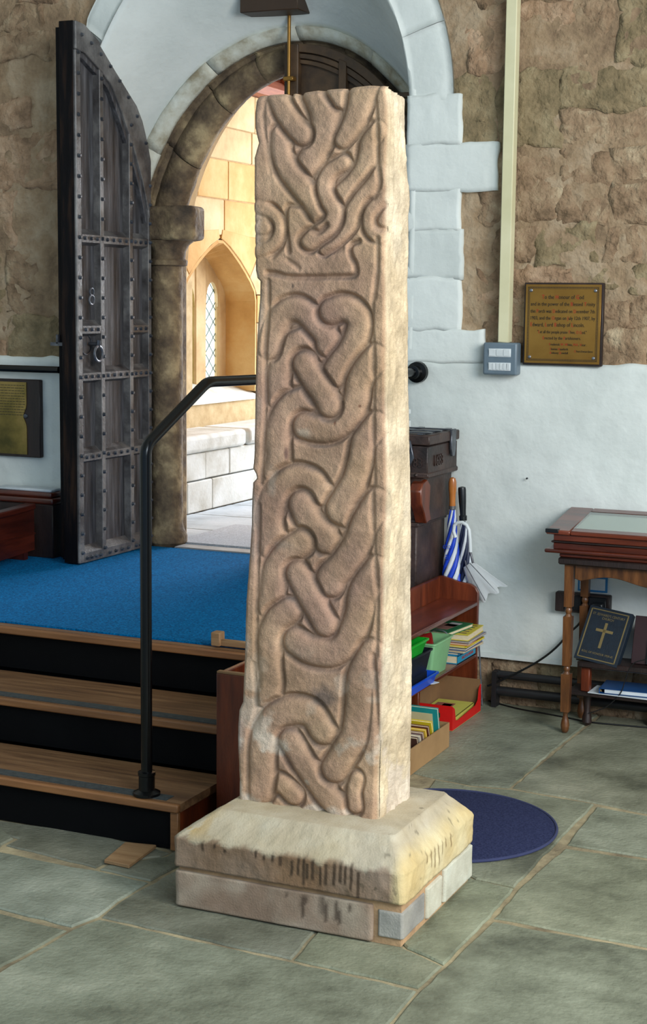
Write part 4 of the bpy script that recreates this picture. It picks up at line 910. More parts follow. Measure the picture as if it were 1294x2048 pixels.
# ------------------------------------------------------------ alms chest
ch = thing('alms_chest', (-2.35, 5.97, PZ), 'old dark oak alms chest on a pedestal against the white wall beside the doorway', 'chest')
MB().box(-2.56, -2.190, 5.80, 6.125, PZ+.001, .79).obj('pedestal', M['chest'], ch, bevel=.006)
MB().box(-2.565, -2.183, 5.793, 6.128, .775, .79).obj('toothed_edge', M['chest'], ch, bevel=.002)
MB().prism([(5.80, .79), (5.80, .80), (5.775, .83), (5.745, .88), (5.74, .92), (5.755, .95), (5.79, .972), (6.125, .972), (6.125, .79)], 0, -2.56, -2.165).obj('bracket_drawer', M['chest'], ch, bevel=.003)
MB().prism([(5.80, .79), (5.775, .83), (5.735, .88), (5.730, .925), (5.75, .955), (5.80, .968), (5.84, .94), (5.83, .85), (5.85, .80)], 0, -2.20, -2.150).obj('scroll_bracket', M['pine'], ch, bevel=.004)
MB().box(-2.57, -2.145, 5.785, 6.13, .972, 1.098).obj('box', M['chest'], ch, bevel=.004)
MB().box(-2.575, -2.140, 5.780, 6.132, .972, .992).obj('base_moulding', M['chest'], ch, bevel=.004)
ld = MB().box(-2.578, -2.137, 5.778, 6.134, 1.102, 1.142).obj('lid', M['chest'], ch, bevel=.004)
for x in (-2.54, -2.42, -2.30, -2.18): MB().box(x-.012, x+.012, 5.785, 6.13, 1.142, 1.147).obj('lid_strap', M['iron'], ld, bevel=.001)
for y in (5.82, 5.93, 6.04): MB().box(-2.57, -2.142, y-.010, y+.010, 1.147, 1.151).obj('lid_strap', M['iron'], ld, bevel=.001)
MB().prism([(6.02, 1.15), (6.075, 1.15), (6.075, 1.07), (6.06, 1.04), (6.035, 1.04), (6.02, 1.07)], 0, -2.140, -2.130).obj('hasp', M['iron'], ch, bevel=.002)
MB().prism([(-2.30, 1.12), (-2.215, 1.12), (-2.200, 1.05), (-2.22, 1.01), (-2.29, 1.01)], 1, 5.772, 5.785).obj('lock_plate', M['iron'], ch, bevel=.002)
text('1683', .062, M['chest'], ch, face_x(-2.1435, 5.90, 1.015), .004, name='carved_date', sx=.9)
text('83', .052, M['chest'], ch, face_y(-2.185, 5.7835, 1.015), .004, name='carved_date', sx=.8)
for i in range(8): MB().tube([(-2.50+i*.044, 5.779, .983), (-2.50+i*.044, 5.772, .983)], [.008, .002], 8).obj('boss', M['chest'], ch)
MB().tube([(-2.235, 5.80, .742), (-2.235, 5.788, .742), (-2.235, 5.785, .742), (-2.235, 5.778, .742)], [.022, .021, .012, .006], 20).obj('round_lock', M['steel'], ch)
pk = thing('padlock', (-2.248, 5.755, 1.03), 'small black padlock with a brass face hanging on the chest front', 'padlock')
MB().box(-2.262, -2.226, 5.75, 5.768, 1.000, 1.034).obj('body', M['blackp'], pk, bevel=.003)
MB().box(-2.262, -2.232, 5.747, 5.750, 1.010, 1.022).obj('brass_label', cmat((220, 150, 20)), pk, bevel=.001)
MB().tube([(-2.258, 5.76, 1.034), (-2.258, 5.76, 1.058)]+[(-2.244-.014*math.cos(t), 5.76, 1.058+.012*math.sin(t)) for t in np.linspace(.2, math.pi-.2, 6)]+[(-2.230, 5.76, 1.058), (-2.230, 5.76, 1.034)], .003, 8).obj('shackle', M['steel'], pk)
# ------------------------------------------------------------ umbrellas
def folded(root, top, bot, r0, cols, rmax=.036, turns=1.3, n=8):
    top = Vector(top); bot = Vector(bot); ax_ = (bot-top); L = ax_.length; ax_.normalize(); a = ax_.orthogonal().normalized(); b = ax_.cross(a)
    K = 26; fabs = [MB() for _ in cols]
    prs = lambda t: r0+(rmax-r0)*math.sin(min(1, t*1.5)*math.pi/2) if t < .75 else rmax*(1-(t-.75)/.25*.75)
    for g in range(n):
        mb = fabs[g % len(cols)]; P = []
        for i in range(K):
            t = i/(K-1); row = []
            for j in range(6):
                s = (g+j/5)/n; ang = 2*math.pi*(s+turns*t*.35); fl = 1+.22*math.sin(j/5*math.pi)-.12*(j == 0)
                row.append(top+ax_*(L*t)+(a*math.cos(ang)+b*math.sin(ang))*prs(t)*fl)
            P.append(row)
        mb.grid(np.array([[tuple(q) for q in r] for r in P]))
    for mb, (m, nm) in zip(fabs, cols): mb.obj(nm, m, root, smooth=60)
    return ax_
u1 = thing('golf_umbrella', (-2.175, 6.10, 0), 'folded blue and white striped umbrella with a turned wooden handle leaning beside the chest', 'umbrella')
ht = Vector((-2.132, 6.045, .953)); ub = Vector((-2.140, 6.10, .012)); dr_ = (ht-ub).normalized()
c0 = ht-dr_*.135
folded(u1, c0, ub+dr_*.08, .011, [(M['cloth'], 'canopy_panel'), (M['blue'], 'canopy_panel')], .040, 5)
MB().tube([ht+dr_*x for x in (0, -.004, -.02, -.05, -.07, -.10, -.118, -.120)], [.003, .012, .0165, .0165, .014, .0125, .0135, .010], 16).obj('wooden_handle', M['handlew'], u1)
MB().tube([ht-dr_*.118, ht-dr_*.132], .014, 14).obj('collar', M['steel'], u1); MB().tube([ub+dr_*.09, ub], [.006, .004], 10).obj('ferrule', M['steel'], u1)
for s, z, sz, m_ in (('ACCO', .655, .022, 'blue'), ('re', .615, .04, 'blue')):
    text(s, sz, M[m_], u1, face_y(-2.137, 6.022, z+.02) @ Matrix.Rotation(math.pi, 4, 'Z'), .0006, name='printed_lettering', sx=.7)
u2 = thing('black_handled_umbrella', (-2.10, 6.11, 0), 'folded navy and white umbrella with a straight black handle between the other two umbrellas', 'umbrella')
ht = Vector((-2.105, 6.085, .912)); ub = Vector((-2.058, 6.112, .012)); dr_ = (ht-ub).normalized()
folded(u2, ht-dr_*.145, ub+dr_*.08, .010, [(M['navy'], 'canopy_panel'), (M['cloth'], 'canopy_panel'), (M['navy'], 'canopy_panel')], .036, 5)
MB().tube([ht+dr_*x for x in (0, -.003, -.012, -.06, -.10, -.118, -.122, -.140)], [.004, .015, .0165, .0155, .013, .0125, .0165, .016], 16).obj('handle', M['blackp'], u2)
MB().tube([ub+dr_*.09, ub], [.006, .004], 10).obj('ferrule', M['steel'], u2)
u3 = thing('white_umbrella', (-2.0, 6.09, 0), 'half open white umbrella with a curved white crook handle hanging over the bookcase end', 'umbrella')
hx = [Vector(at(x, y, 1, 6.00)) for x, y in ((911, 1062), (908, 1054), (909, 1046), (915, 1042), (923, 1044), (930, 1048), (936, 1056), (938, 1066), (940, 1084), (941, 1102))]
hx = [Vector(at(x, y, 1, 6.00)) for x, y in ((911, 1075), (907, 1062), (909, 1050), (916, 1045), (925, 1045), (933, 1050), (938, 1060), (940, 1080), (941, 1104))]
MB().tube(hx, .0075, 12).obj('crook_handle', M['rocker'], u3)
c0 = hx[-1]; c1 = c0+Vector((.010, .005, -.045)); MB().tube([c0, c1], .005, 10).obj('shaft', M['steel'], u3)
K = 24; n_ = 40; apex = Vector((-2.055, 6.04, .60)); P = np.zeros((n_+1, K, 3))
rimL, rimR = Vector(at(925, 1112, 1, 6.0)), Vector(at(1004, 1147, 1, 6.0))
ax_ = Vector((.60, .10, -.80)).normalized(); a = Vector((0, 1, 0)).cross(ax_).normalized(); b = ax_.cross(a)
for i in range(n_+1):
    ang = 2*math.pi*i/n_
    for j in range(K):
        t = j/(K-1); r = .022+.050*t**.9; pl_ = 1+.16*math.sin(ang*8)*t
        q = Vector((-2.075, 6.06, .612))+ax_*(.02+.155*t+.012*math.sin(ang*8)*t)+a*math.cos(ang)*r*pl_*1.1+b*math.sin(ang)*r*pl_*.62; P[i, j] = q
o = MB().grid(P).obj('canopy', M['clear'], u3, smooth=60)
for k in range(8):
    ang = 2*math.pi*(k+.2)/8; q0 = Vector((-2.075, 6.06, .612))+ax_*.02+a*math.cos(ang)*.024+b*math.sin(ang)*.015; q1 = q0+ax_*.16+a*math.cos(ang)*.056+b*math.sin(ang)*.034
    MB().tube([q0, q1], .0016, 6).obj('rib', M['steel'], u3)
MB().tube([Vector((-2.075, 6.06, .612)), Vector((-2.02, 6.09, .30)), Vector((-2.0, 6.10, .002))], .004, 8).obj('stick', M['steel'], u3)
# ------------------------------------------------------------ bookcase and what it holds
bc = thing('low_bookcase', (-2.09, 5.5, 0), 'low mahogany open bookcase behind the shaft with a raised curved end', 'bookcase')
BX0, BX1, BY0, BY1 = -2.178, -2.000, 4.98, 6.030
MB().prism([(BX0, 0), (BX1, 0), (BX1, .49), (BX1-.012, .512), (BX1-.035, .524), (BX1-.08, .528), (BX1-.12, .540), (BX0+.02, .548), (BX0, .545)], 1, BY1-.02, BY1).obj('end_panel', M['pine'], bc, bevel=.003, smooth=50)
MB().prism([(BX0, 0), (BX1, 0), (BX1, .49), (BX1-.035, .524), (BX0, .545)], 1, BY0, BY0+.02).obj('end_panel', M['pine'], bc, bevel=.003)
MB().box(BX0, BX0+.014, BY0+.02, BY1-.02, .02, .545).obj('back_panel', M['pine'], bc, bevel=.003)
MB().box(BX0+.014, BX1, BY0+.02, BY1-.02, .437, .455).obj('top_shelf', M['mahog'], bc, bevel=.003)
MB().box(BX0+.014, BX1, BY0+.02, BY1-.02, .222, .238).obj('middle_shelf', M['mahog'], bc, bevel=.003)
MB().box(BX0+.014, -2.06, 5.505, 5.523, 0, .222).obj('divider', M['pine'], bc, bevel=.002)
def book(name, x0, x1, y0, y1, z0, t, cover, label, group=None, yaw=0, spine='y0', top=None, tilt=None, cat='book'):
    c = Vector(((x0+x1)/2, (y0+y1)/2, z0)); tf = Matrix.Translation(c) @ Matrix.Rotation(yaw, 4, 'Z')
    if tilt: tf = tf @ tilt
    r = thing(name, c, label, cat, group); hx_, hy = (x1-x0)/2, (y1-y0)/2; ct = min(.003, t*.25)
    MB(tf).box(-hx_+.002, hx_-.002, -hy+.003, hy-.002, ct, t-ct).obj('pages', M['page'], r, smooth=0)
    cv = MB(tf).box(-hx_, hx_, -hy, hy, 0, ct).box(-hx_, hx_, -hy, hy, t-ct, t)
    if spine == 'y0': cv.box(-hx_, hx_, -hy, -hy+.003, 0, t)
    if spine == 'x1': cv.box(hx_-.003, hx_, -hy, hy, 0, t)
    if spine == 'x0': cv.box(-hx_, -hx_+.003, -hy, hy, 0, t)
    cv.obj('cover', M[cover] if isinstance(cover, str) else cmat(cover), r, smooth=0)
    if top:
        for (u0, u1, v0, v1, cc) in top: MB(tf).box(-hx_+2*hx_*u0, -hx_+2*hx_*u1, -hy+2*hy*v0, -hy+2*hy*v1, t, t+.0006).obj('cover_print', cmat(cc), r, smooth=0)
    return r
gs = 'books stacked on the middle shelf'
z = .2385
st_ = [((28, 140, 176), .034, -.0, 0, 'thick turquoise book with red lettering at the bottom of the shelf stack', 'x1'),
 ((34, 120, 170), .012, .0, .03, 'thin teal blue book lying on the thick turquoise one', 'x1'),
 ((190, 170, 140), .008, .03, -.05, 'thin buff paperback jutting out of the lower stack', 'x0'),
 ((30, 70, 130), .012, .03, .02, 'white paged book with a navy cover under the yellow one', 'x0'),
 ((232, 208, 40), .008, .035, -.02, 'bright yellow annual showing its edge in the shelf stack', 'x1'),
 ((190, 110, 80), .010, .035, .06, 'orange and brown picture book near the top of the stack', 'x0'),
 ((120, 120, 140), .008, .045, 0, 'thin grey paperback just beneath the thick tan paged book', 'x0'),
 ((206, 190, 60), .026, .035, .04, 'thick tan paged paperback with a yellow striped cover', 'x0'),
 ((40, 110, 70), .016, -.005, -.12, 'dark green covered paperback lying topmost on the shelf stack', 'x0')]
for i, (c, t, dx, yaw, lab, spn) in enumerate(st_):
    top = [(.1, .9, .1+.18*k, .16+.18*k, (90, 70, 60)) for k in range(5)] if i == 7 else ([(.2, .8, .2, .7, (150, 110, 100)), (.5, .8, .5, .85, (190, 190, 190))] if i == 8 else None)
    yy0 = 5.79-(.05 if i == 8 else 0)
    book('book', -2.16+dx, -2.003+dx, yy0, yy0+.215, z, t, c, lab, gs, yaw, spn, top); z += t+.0006
    if i == 0: text('ENCYCLOPEDIA', .016, M['red'], bpy.data.objects[SC.collection.objects[-1].name].parent, face_x(-2.0022, 5.905, .250), .0004, name='spine_title', sx=1.2)
# buckets and crates on the middle shelf
def tub(name, x0, x1, y0, y1, z0, h, flare, m, label, cat, th=.003, tf=None, rim=.006, slots=False, parts=None):
    r = thing(name, ((x0+x1)/2, (y0+y1)/2, z0), label, cat)
    def rr(f, z, rad=.012, n=3):
        a0, a1, b0, b1 = x0-f, x1+f, y0-f, y1+f; out = []
        for (cx_, cy_, s) in ((a1-rad, b1-rad, 0), (a0+rad, b1-rad, 1), (a0+rad, b0+rad, 2), (a1-rad, b0+rad, 3)):
            for k in range(n+1): t = (s+k/n)*math.pi/2; out.append((cx_+rad*math.cos(t), cy_+rad*math.sin(t), z))
        return out
    seq = [rr(0, z0), rr(flare*.5, z0+h*.5), rr(flare, z0+h-rim), rr(flare+rim*.8, z0+h-rim), rr(flare+rim*.8, z0+h), rr(flare-th, z0+h), rr(-th, z0+th)]
    n = len(seq[0]); mb = MB(tf); vs = [p for s in seq for p in s]; fs = [(i*n+j, i*n+(j+1) % n, (i+1)*n+(j+1) % n, (i+1)*n+j) for i in range(len(seq)-1) for j in range(n)]
    fs += [tuple(range(n))[::-1], tuple((len(seq)-1)*n+j for j in range(n))]; mb.add(vs, fs); mb.obj('shell', m, r, smooth=40); return r
bk = tub('metal_bucket', -2.125, -2.02, 5.53, 5.70, .2385, .135, .018, M['mint'], 'pale green metal bucket with a wire handle on the middle shelf beside the books', 'bucket')
MB().tube([(-2.03+.0, 5.722+.004*math.sin(t), .355+.02*math.sin(t)) if 0 else (-2.06-.035*math.cos(t), 5.72, .368+.018*math.sin(t)) for t in np.linspace(0, math.pi, 9)], .003, 8).obj('wire_handle', M['steel'], bk)
root_here(tag(MB(Matrix.Translation((-2.07, 5.60, .35)) @ Matrix.Rotation(.7, 4, 'X') @ Matrix.Rotation(.4, 4, 'Z')).box(-.03, .03, -.05, .05, -.01, .01).obj('toy_block', cmat((140, 24, 20)), bevel=.004), 'dark red box poking out of the pale green bucket', 'toy'))
tub('black_crate', -2.12, -2.00, 5.17, 5.43, .290, .085, .014, M['navyp'], 'black plastic basket standing in the blue tray under the bright green one', 'basket')
tub('blue_tray', -2.135, -1.985, 5.12, 5.475, .2385, .040, .010, M['bluep'], 'bright blue plastic tray on the middle shelf holding the black basket', 'tray')
MB().box(-2.12, -2.0, 5.17, 5.43, .2425, .290).obj('folded_papers', M['navyp'], smooth=0)
pp_ = bpy.data.objects['folded_papers']; root_here(tag(pp_, 'dark pile of papers packed beneath the black basket in the blue tray', 'papers'))
tub('green_tray', -2.11, -1.99, 5.17, 5.36, .376, .052, .014, M['green'], 'bright green plastic tray balanced on the black basket', 'tray')
root_here(tag(MB().prism([(-2.06, 5.36), (-1.975, 5.44), (-1.965, 5.47), (-2.06, 5.50)], 2, .2305, .2325).obj('card_sheet', M['paper'], smooth=0), 'pale card sheet sticking out from under the blue tray', 'card')).location.z = .2386
# red fruit box on the floor
rb = thing('red_card_box', (-2.07, 5.88, 0), 'red printed cardboard fruit tray of books on the floor beneath the shelf', 'box')
x0, x1, y0, y1 = -2.155, -1.975, 5.685, 6.10
x0, x1, y0, y1 = -2.155, -1.975, 5.66, 6.005
MB().box(x0, x1, y0, y1, .0005, .004).obj('bottom', M['card'], rb, smooth=0)
MB().prism([(y0, .004), (y1, .004), (y1, .115), (y1-.02, .10), (y1-.03, .055), (y1-.06, .040), (y0+.08, .030), (y0+.04, .035), (y0+.025, .085), (y0, .10)], 0, x1-.004, x1).obj('side_panel', M['redc'], rb, smooth=0)
MB().box(x0, x1-.004, y0, y0+.004, .004, .10).obj('front_panel', M['redc'], rb, smooth=0)
MB().box(x0, x1-.004, y1-.004, y1, .004, .135).obj('back_panel', M['kraft'], rb, smooth=0)
MB().prism([(y0+.004, .004), (y1-.004, .004), (y1-.004, .135), (y1-.10, .14), (y1-.12, .125), (y1-.2, .125), (y1-.22, .14), (y0+.004, .135)], 0, x0, x0+.004).obj('side_panel', M['kraft'], rb, smooth=0)
text('FRESH', .016, cmat((230, 200, 120)), rb, face_x(x1+.0006, 5.83, .012), .0003, name='printed_lettering', sx=1.6) if 0 else None
MB().tube([(-2.04, y0-.0004, .06), (-2.04, y0-.0012, .06)], .016, 6).obj('printed_leaf', cmat((30, 60, 30)), rb, smooth=0)
book('picture_book', -2.145, -1.985, 5.69, 5.98, .006, .012, (70, 110, 130), 'blue grey book lying under the yellow green one in the red box', 'books in the red box')
book('picture_book', -2.142, -1.99, 5.70, 5.975, .0186, .024, (206, 204, 96), 'large yellow green picture book lying topmost in the red cardboard box', 'books in the red box', .03, 'x1', [(.1, .6, .1, .8, (150, 90, 80)), (.15, .45, .2, .5, (90, 120, 130)), (.3, .55, .55, .75, (190, 80, 60))])
# brown box
bb_ = thing('brown_card_box', (-2.03, 5.26, 0), 'open brown cardboard box of upright books on the floor in front of the shelf', 'box')
x0, x1, y0, y1 = -2.15, -1.915, 5.0, 5.345
x0, x1, y0, y1 = -2.055, -1.915, 5.02, 5.455
MB().box(x0, x1, y0, y1, .0005, .004).obj('bottom', M['card'], bb_, smooth=0)
for a in ((x1-.004, x1, y0, y1), (x0, x0+.004, y0, y1), (x0+.004, x1-.004, y0, y0+.004), (x0+.004, x1-.004, y1-.004, y1)): MB().box(*a, .004, .095).obj('side_panel', M['card'], bb_, smooth=0)
T_ = [((24, 150, 150), .17, .014, 5.375, 'teal and cream book standing tallest at the back of the brown box'), ((232, 206, 40), .135, .012, 5.335, 'yellow book leaning behind the small paperbacks in the brown box'), ((120, 70, 50), .125, .012, 5.30, 'brown paperback leaning in the middle of the brown box'),
 ((236, 196, 60), .12, .010, 5.27, 'small orange yellow booklet leaning in the brown box'), ((150, 120, 110), .115, .012, 5.24, 'mauve grey paperback leaning in the brown box'), ((220, 210, 190), .11, .01, 5.21, 'cream booklet leaning in the brown box'), ((90, 60, 50), .11, .012, 5.18, 'dark brown paperback at the near end of the brown box')]
for i, (c, hh, t, y, lab) in enumerate(T_):
    r = thing('book', (-1.985, y, .006), lab, 'book', 'books standing in the brown box')
    tf = Matrix.Translation((-1.985, y, .0065)) @ Matrix.Rotation(math.radians(22 if i else 14), 4, 'X')
    w_ = .063 if i == 0 else .058
    MB(tf).box(-w_+.002, w_-.002, .002, t-.002, .004, hh-.003).obj('pages', M['page'], r, smooth=0)
    MB(tf).box(-w_, w_, 0, .002, .004, hh).box(-w_, w_, t-.002, t, .004, hh).box(-w_, -w_+.002, 0, t, .004, hh).obj('cover', cmat(c), r, smooth=0)
    if i == 0: MB(tf).box(-w_+.006, w_-.02, -.0006, 0, .02, hh-.02).obj('cover_print', cmat((214, 204, 160)), r, smooth=0)
# ------------------------------------------------------------ wall base: pipes, cables
cb = thing('heating_pipes', (-1.2, YW-.04, .0), 'pair of black heating pipes running along the foot of the white wall', 'pipe')
for z in (.135, .065): MB().tube([(-1.96, YW-.045, z), (.8, YW-.045, z)], .017 if z > .1 else .02, 14).obj('pipe', M['pipe'], cb)
for x in (-1.95, -1.3, -.5): MB().box(x-.01, x+.01, YW-.075, YW-.022, 0, .15).obj('bracket', M['pipe'], cb, smooth=0)
for i in range(16): lumpy(-2.4+i*.2, -2.205+i*.2, -.01, .195, YW-.002, .010, M['rubble' if i % 3 else 'rubble3'], wall, 'footing_stone', depth=.03, edge=.01, nx=8, nz=8, seed=400+i)
tr4 = MB().box(-2.395, .8, YW-.028, YW+.02, .196, .216).obj('baseboard_back', M['white'], smooth=0); tag(tr4, kind='structure')
def hang(px, Y, r, name, label, m='cable'):
    P = cr([tuple(at(x, y, 1, Y)) for x, y in px], 6); return root_here(tag(MB().tube([tuple(q) for q in P], r, 8).obj(name, M[m]), label, 'cable'))
hang([(1174, 1216), (1160, 1245), (1140, 1265), (1110, 1297), (1080, 1320), (1045, 1340), (1010, 1357), (975, 1372)], 6.10, .0045, 'power_cable', 'thick black power cable sagging from the wall socket towards the bookcase')
P = cr([tuple(at(x, y, 2, .003)) for x, y in ((960, 1396), (1000, 1408), (1040, 1418), (1080, 1425), (1128, 1434), (1180, 1444), (1240, 1450), (1300, 1455), (1380, 1460))], 6)
root_here(tag(MB().tube([tuple(q) for q in P], .003, 8).obj('floor_cable', M['cable']), 'thin black cable lying across the flagstones in front of the display table', 'cable'))
hang([(1292, 1319), (1270, 1325), (1258, 1340), (1250, 1362), (1240, 1388), (1215, 1412), (1195, 1421), (1176, 1427)], 5.93, .002, 'thin_lead', 'thin dark lead drooping in front of the blue folder under the table')
# ------------------------------------------------------------ display table
TY0, TY1, TX0, TX1 = 5.84, 6.10, -1.585, -.86
dt = thing('display_table', (-1.2, 5.97, 0), 'narrow dark oak table with turned legs under the glazed display case', 'table')
MB().box(TX0-.03, TX1+.03, TY0-.03, TY1+.02, .668, .695).obj('table_top', M['darkwood'], dt, bevel=.005)
xs_ = np.linspace(TX0+.03, TX1-.03, 30)
MB().prism([(x, .666) for x in xs_]+[(x, .612-.014*math.cos((x-TX0-.03)/(TX1-TX0-.06)*4*math.pi+.6)+(.012 if i in (0, 29) else 0)) for i, x in reversed(list(enumerate(xs_)))], 1, TY0, TY0+.016).obj('apron', M['walnut'], dt, bevel=.002, smooth=50)
MB().prism([(x, .666) for x in xs_]+[(x, .612) for x in xs_[::-1]], 1, TY1-.016, TY1).obj('apron', M['walnut'], dt, smooth=0)
MB().box(TX0, TX0+.016, TY0+.03, TY1-.03, .60, .666).obj('apron', M['walnut'], dt, smooth=0)
def leg(x, y):
    h = .017; mb = MB()
    def sq(w0, w1, z0, z1): mb.add([(x+a*w0, y+b*w0, z0) for a, b in ((-1, -1), (1, -1), (1, 1), (-1, 1))]+[(x+a*w1, y+b*w1, z1) for a, b in ((-1, -1), (1, -1), (1, 1), (-1, 1))], [(3, 2, 1, 0), (4, 5, 6, 7), (0, 1, 5, 4), (1, 2, 6, 5), (2, 3, 7, 6), (3, 0, 4, 7)])
    sq(h*.92, h, .500, .666); sq(h*.9, h, .268, .462); sq(h*.95, h*1.05, .085, .235)
    mb.lathe((x, y, .462), [(h*.9, 0), (.013, .004), (.010, .010), (.0135, .018), (.014, .028), (.011, .034), (.015, .038)], 16)
    mb.lathe((x, y, .235), [(h*.9, 0), (.013, .004), (.010, .010), (.0135, .016), (.013, .024), (.011, .029), (.015, .033)], 16)
    mb.lathe((x, y, .0), [(.009, .001), (.015, .010), (.0175, .030), (.014, .050), (.009, .066), (.010, .078), (.015, .086)], 16)
    return mb
for x in (TX0+.008, TX1-.008):
    for y in (TY0+.008, TY1-.008): leg(x, y).obj('leg', M['walnut'], dt, smooth=35)
dc = thing('display_case', (-1.2, 5.97, .696), 'mahogany glass topped display case resting on the narrow table', 'display case')
x0, x1, y0, y1 = -1.612, -.82, 5.815, 6.125
MB().box(x0-.0, x1, y0, y1, .6955, .712).obj('foot_moulding', M['mahogx'], dc, bevel=.004)
MB().box(x0-.055, x1+.055, y0-.02, y1+.015, .712, .728).obj('base_moulding', M['mahogx'], dc, bevel=.007, seg=3)
MB().box(x0-.022, x1+.022, y0-.008, y1+.006, .728, .752).obj('case_side', M['mahogx'], dc, bevel=.002)
MB().box(x0-.030, x1+.030, y0-.014, y1+.008, .752, .760).obj('case_bead', M['darkwood'], dc, bevel=.003)
def zl(y): return .800+(y-y0)*.14
MB().prism([(y0-.008, .760), (y1+.006, .760), (y1+.006, zl(y1)-.014), (y0-.008, zl(y0)-.014)], 0, x0-.022, x1+.022).obj('lid_side', M['mahogx'], dc, bevel=.002)
hw = .055
lidm = MB(); 
for a in ((x0-.05, x0+.045, y0-.02, y1+.02), (x1-.045, x1+.05, y0-.02, y1+.02), (x0+.045, x1-.045, y0-.02, y0+.03), (x0+.045, x1-.045, y1-.035, y1+.02)):
    lidm.prism([(a[2], zl(a[2])-.014), (a[3], zl(a[3])-.014), (a[3], zl(a[3])+.004), (a[2], zl(a[2])+.004)], 0, a[0], a[1])
lidm.obj('lid_frame', M['mahogx'], dc, bevel=.004)
MB().prism([(y0+.03, zl(y0+.03)), (y1-.035, zl(y1-.035)), (y1-.035, zl(y1-.035)+.002), (y0+.03, zl(y0+.03)+.002)], 0, x0+.045, x1-.045).obj('glass_pane', M['glassm'], dc, smooth=0)
MB().prism([(y0+.03, zl(y0+.03)-.010), (y1-.035, zl(y1-.035)-.010), (y1-.035, zl(y1-.035)-.008), (y0+.03, zl(y0+.03)-.008)], 0, x0+.045, x1-.045).obj('lining', M['lining'], dc, smooth=0)
MB().box(x0-.052, x0-.0, y0-.022, y0+.006, zl(y0)-.010, zl(y0)+.006).obj('corner_strap', M['blackp'], dc, bevel=.002)
# low stand under the table with what it carries
ls = thing('low_stand', (-1.3, 6.02, 0), 'small dark two tier stand tucked under the display table', 'stand')
MB().box(-1.555, -.95, 5.93, 6.08, .246, .268).obj('top_shelf', M['darkwood'], ls, bevel=.004)
MB().prism([(-1.60, 5.94), (-1.0, 5.94), (-.95, 6.09), (-1.60, 6.09)], 2, .128, .146).obj('lower_shelf', M['darkwood'], ls, bevel=.004)
for x in (-1.53, -.98):
    MB().box(x-.018, x+.018, 5.95, 5.985, .146, .246).obj('post', M['pine'], ls, bevel=.003); MB().lathe((x, 6.00, 0), [(.012, .001), (.020, .012), (.018, .035), (.012, .055), (.014, .09), (.018, .128)], 14).obj('foot', M['darkwood'], ls)
hb = thing('roll_of_honour_book', (-1.47, 5.97, .268), 'dark blue bound memorial book with a gilt cross leaning upright on the low stand', 'book')
tf = Matrix.Translation((-1.492, 5.938, .2695)) @ Matrix.Rotation(math.radians(-8), 4, 'Z') @ Matrix.Rotation(math.radians(6), 4, 'Y') @ Matrix.Rotation(math.radians(90-28), 4, 'X')
MB(tf).box(-.088, .092, 0, .225, -.004, 0).obj('front_cover', M['binding'], hb, bevel=.001)
MB(tf).box(-.086, .088, .004, .221, -.030, -.004).obj('pages', M['page'], hb, smooth=0)
MB(tf).box(-.088, .092, 0, .225, -.034, -.030).box(.088, .092, 0, .225, -.034, -.002).obj('back_cover', M['binding'], hb, bevel=.001)
g = MB(tf); 
for a in ((-.078, .080, .010, .014), (-.078, .080, .211, .215), (-.078, -.073, .010, .215), (.075, .080, .010, .215)): g.box(*a, 0, .0006)
g.obj('gilt_border', M['gilt'], hb, smooth=0)
MB(tf).box(-.005, .006, .060, .165, 0, .0007).box(-.035, .036, .126, .137, 0, .0007).obj('gilt_cross', M['gilt'], hb, smooth=0)
for s, v_, sz in (("ST. EDWARD'S CENTURY", .190, .014), ("CHURCH", .176, .014), ("ROLL OF HONOUR 1939-45", .032, .0125)): text(s, sz, M['gilt'], hb, tf @ Matrix.Translation((0, v_, .0003)), .0003, name='gilt_lettering', sx=.85)
dk = thing('dark_folder', (-1.33, 6.0, .268), 'dark maroon folder leaning upright beside the memorial book', 'folder')
tf = Matrix.Translation((-1.20, 5.985, .27)) @ Matrix.Rotation(math.radians(90-18), 4, 'X')
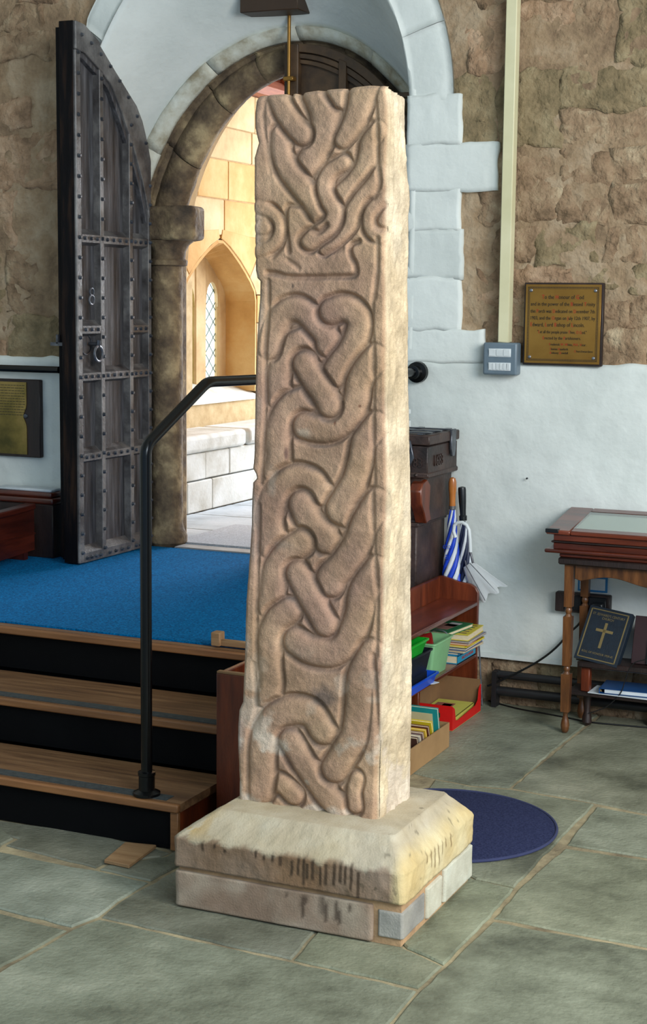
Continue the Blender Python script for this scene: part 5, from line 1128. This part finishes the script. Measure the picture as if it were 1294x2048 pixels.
MB(tf).box(-.16, .2, 0, .19, -.012, 0).obj('cover', mat('maroon card', [(34, 12, 16), (48, 18, 22)], 6, .5, .1), dk, bevel=.002)
MB(tf).box(-.10, .15, .0, .10, .001, .010).obj('black_insert', M['blackp'], dk, bevel=.002)
fo = thing('blue_ring_folder', (-1.3, 6.0, .147), 'blue ring folder lying flat on the lower shelf of the stand', 'folder')
tf = Matrix.Translation((-1.33, 6.01, .1515)) @ Matrix.Rotation(math.radians(3), 4, 'Z')
MB(tf).box(-.14, .18, -.075, .075, .018, .020).obj('top_cover', M['folder'], fo, bevel=.0005)
MB(tf).box(-.14, .18, -.075, .075, 0, .002).box(-.142, -.138, -.075, .075, 0, .020).obj('lower_cover', M['folder'], fo, bevel=.0005)
MB(tf).box(-.12, .175, -.072, .072, .003, .017).obj('sheets', M['paper'], fo, smooth=0)
MB(tf).tube([(-.135, -.074, .0105), (-.135, -.070, .0105)], .006, 3).obj('spine_clip', M['gilt'], fo)
root_here(tag(MB(Matrix.Translation((-1.34, 5.995, .147)) @ Matrix.Rotation(math.radians(-2), 4, 'Z')).box(-.17, .15, -.07, .06, 0, .003).obj('loose_papers', M['paper'], smooth=0), 'loose white papers lying beneath the blue ring folder', 'papers'))
so = thing('socket_board', (-1.59, YW-.03, .43), 'dark brown wooden board with black electric sockets low on the wall behind the table', 'socket')
MB().box(-1.705, -1.48, YW-.062, YW-.026, .425, .505).obj('board', M['darkwood'], so, bevel=.004)
for x in (-1.63, -1.53): MB().box(x-.036, x+.036, YW-.068, YW-.062, .435, .497).obj('socket_plate', M['blackp'], so, bevel=.003)
MB().box(-1.545, -1.50, YW-.10, YW-.068, .443, .478).obj('plug', M['blackp'], so, bevel=.006, seg=2)
nc = thing('notice_card', (-1.56, YW-.03, .51), 'white notice card with a blue border on the wall above the sockets', 'notice')
MB().box(-1.62, -1.50, YW-.034, YW-.026, .512, .575).obj('blue_border', cmat((30, 120, 180)), nc, smooth=0)
MB().box(-1.612, -1.508, YW-.0355, YW-.034, .520, .567).obj('card', M['paper'], nc, smooth=0)
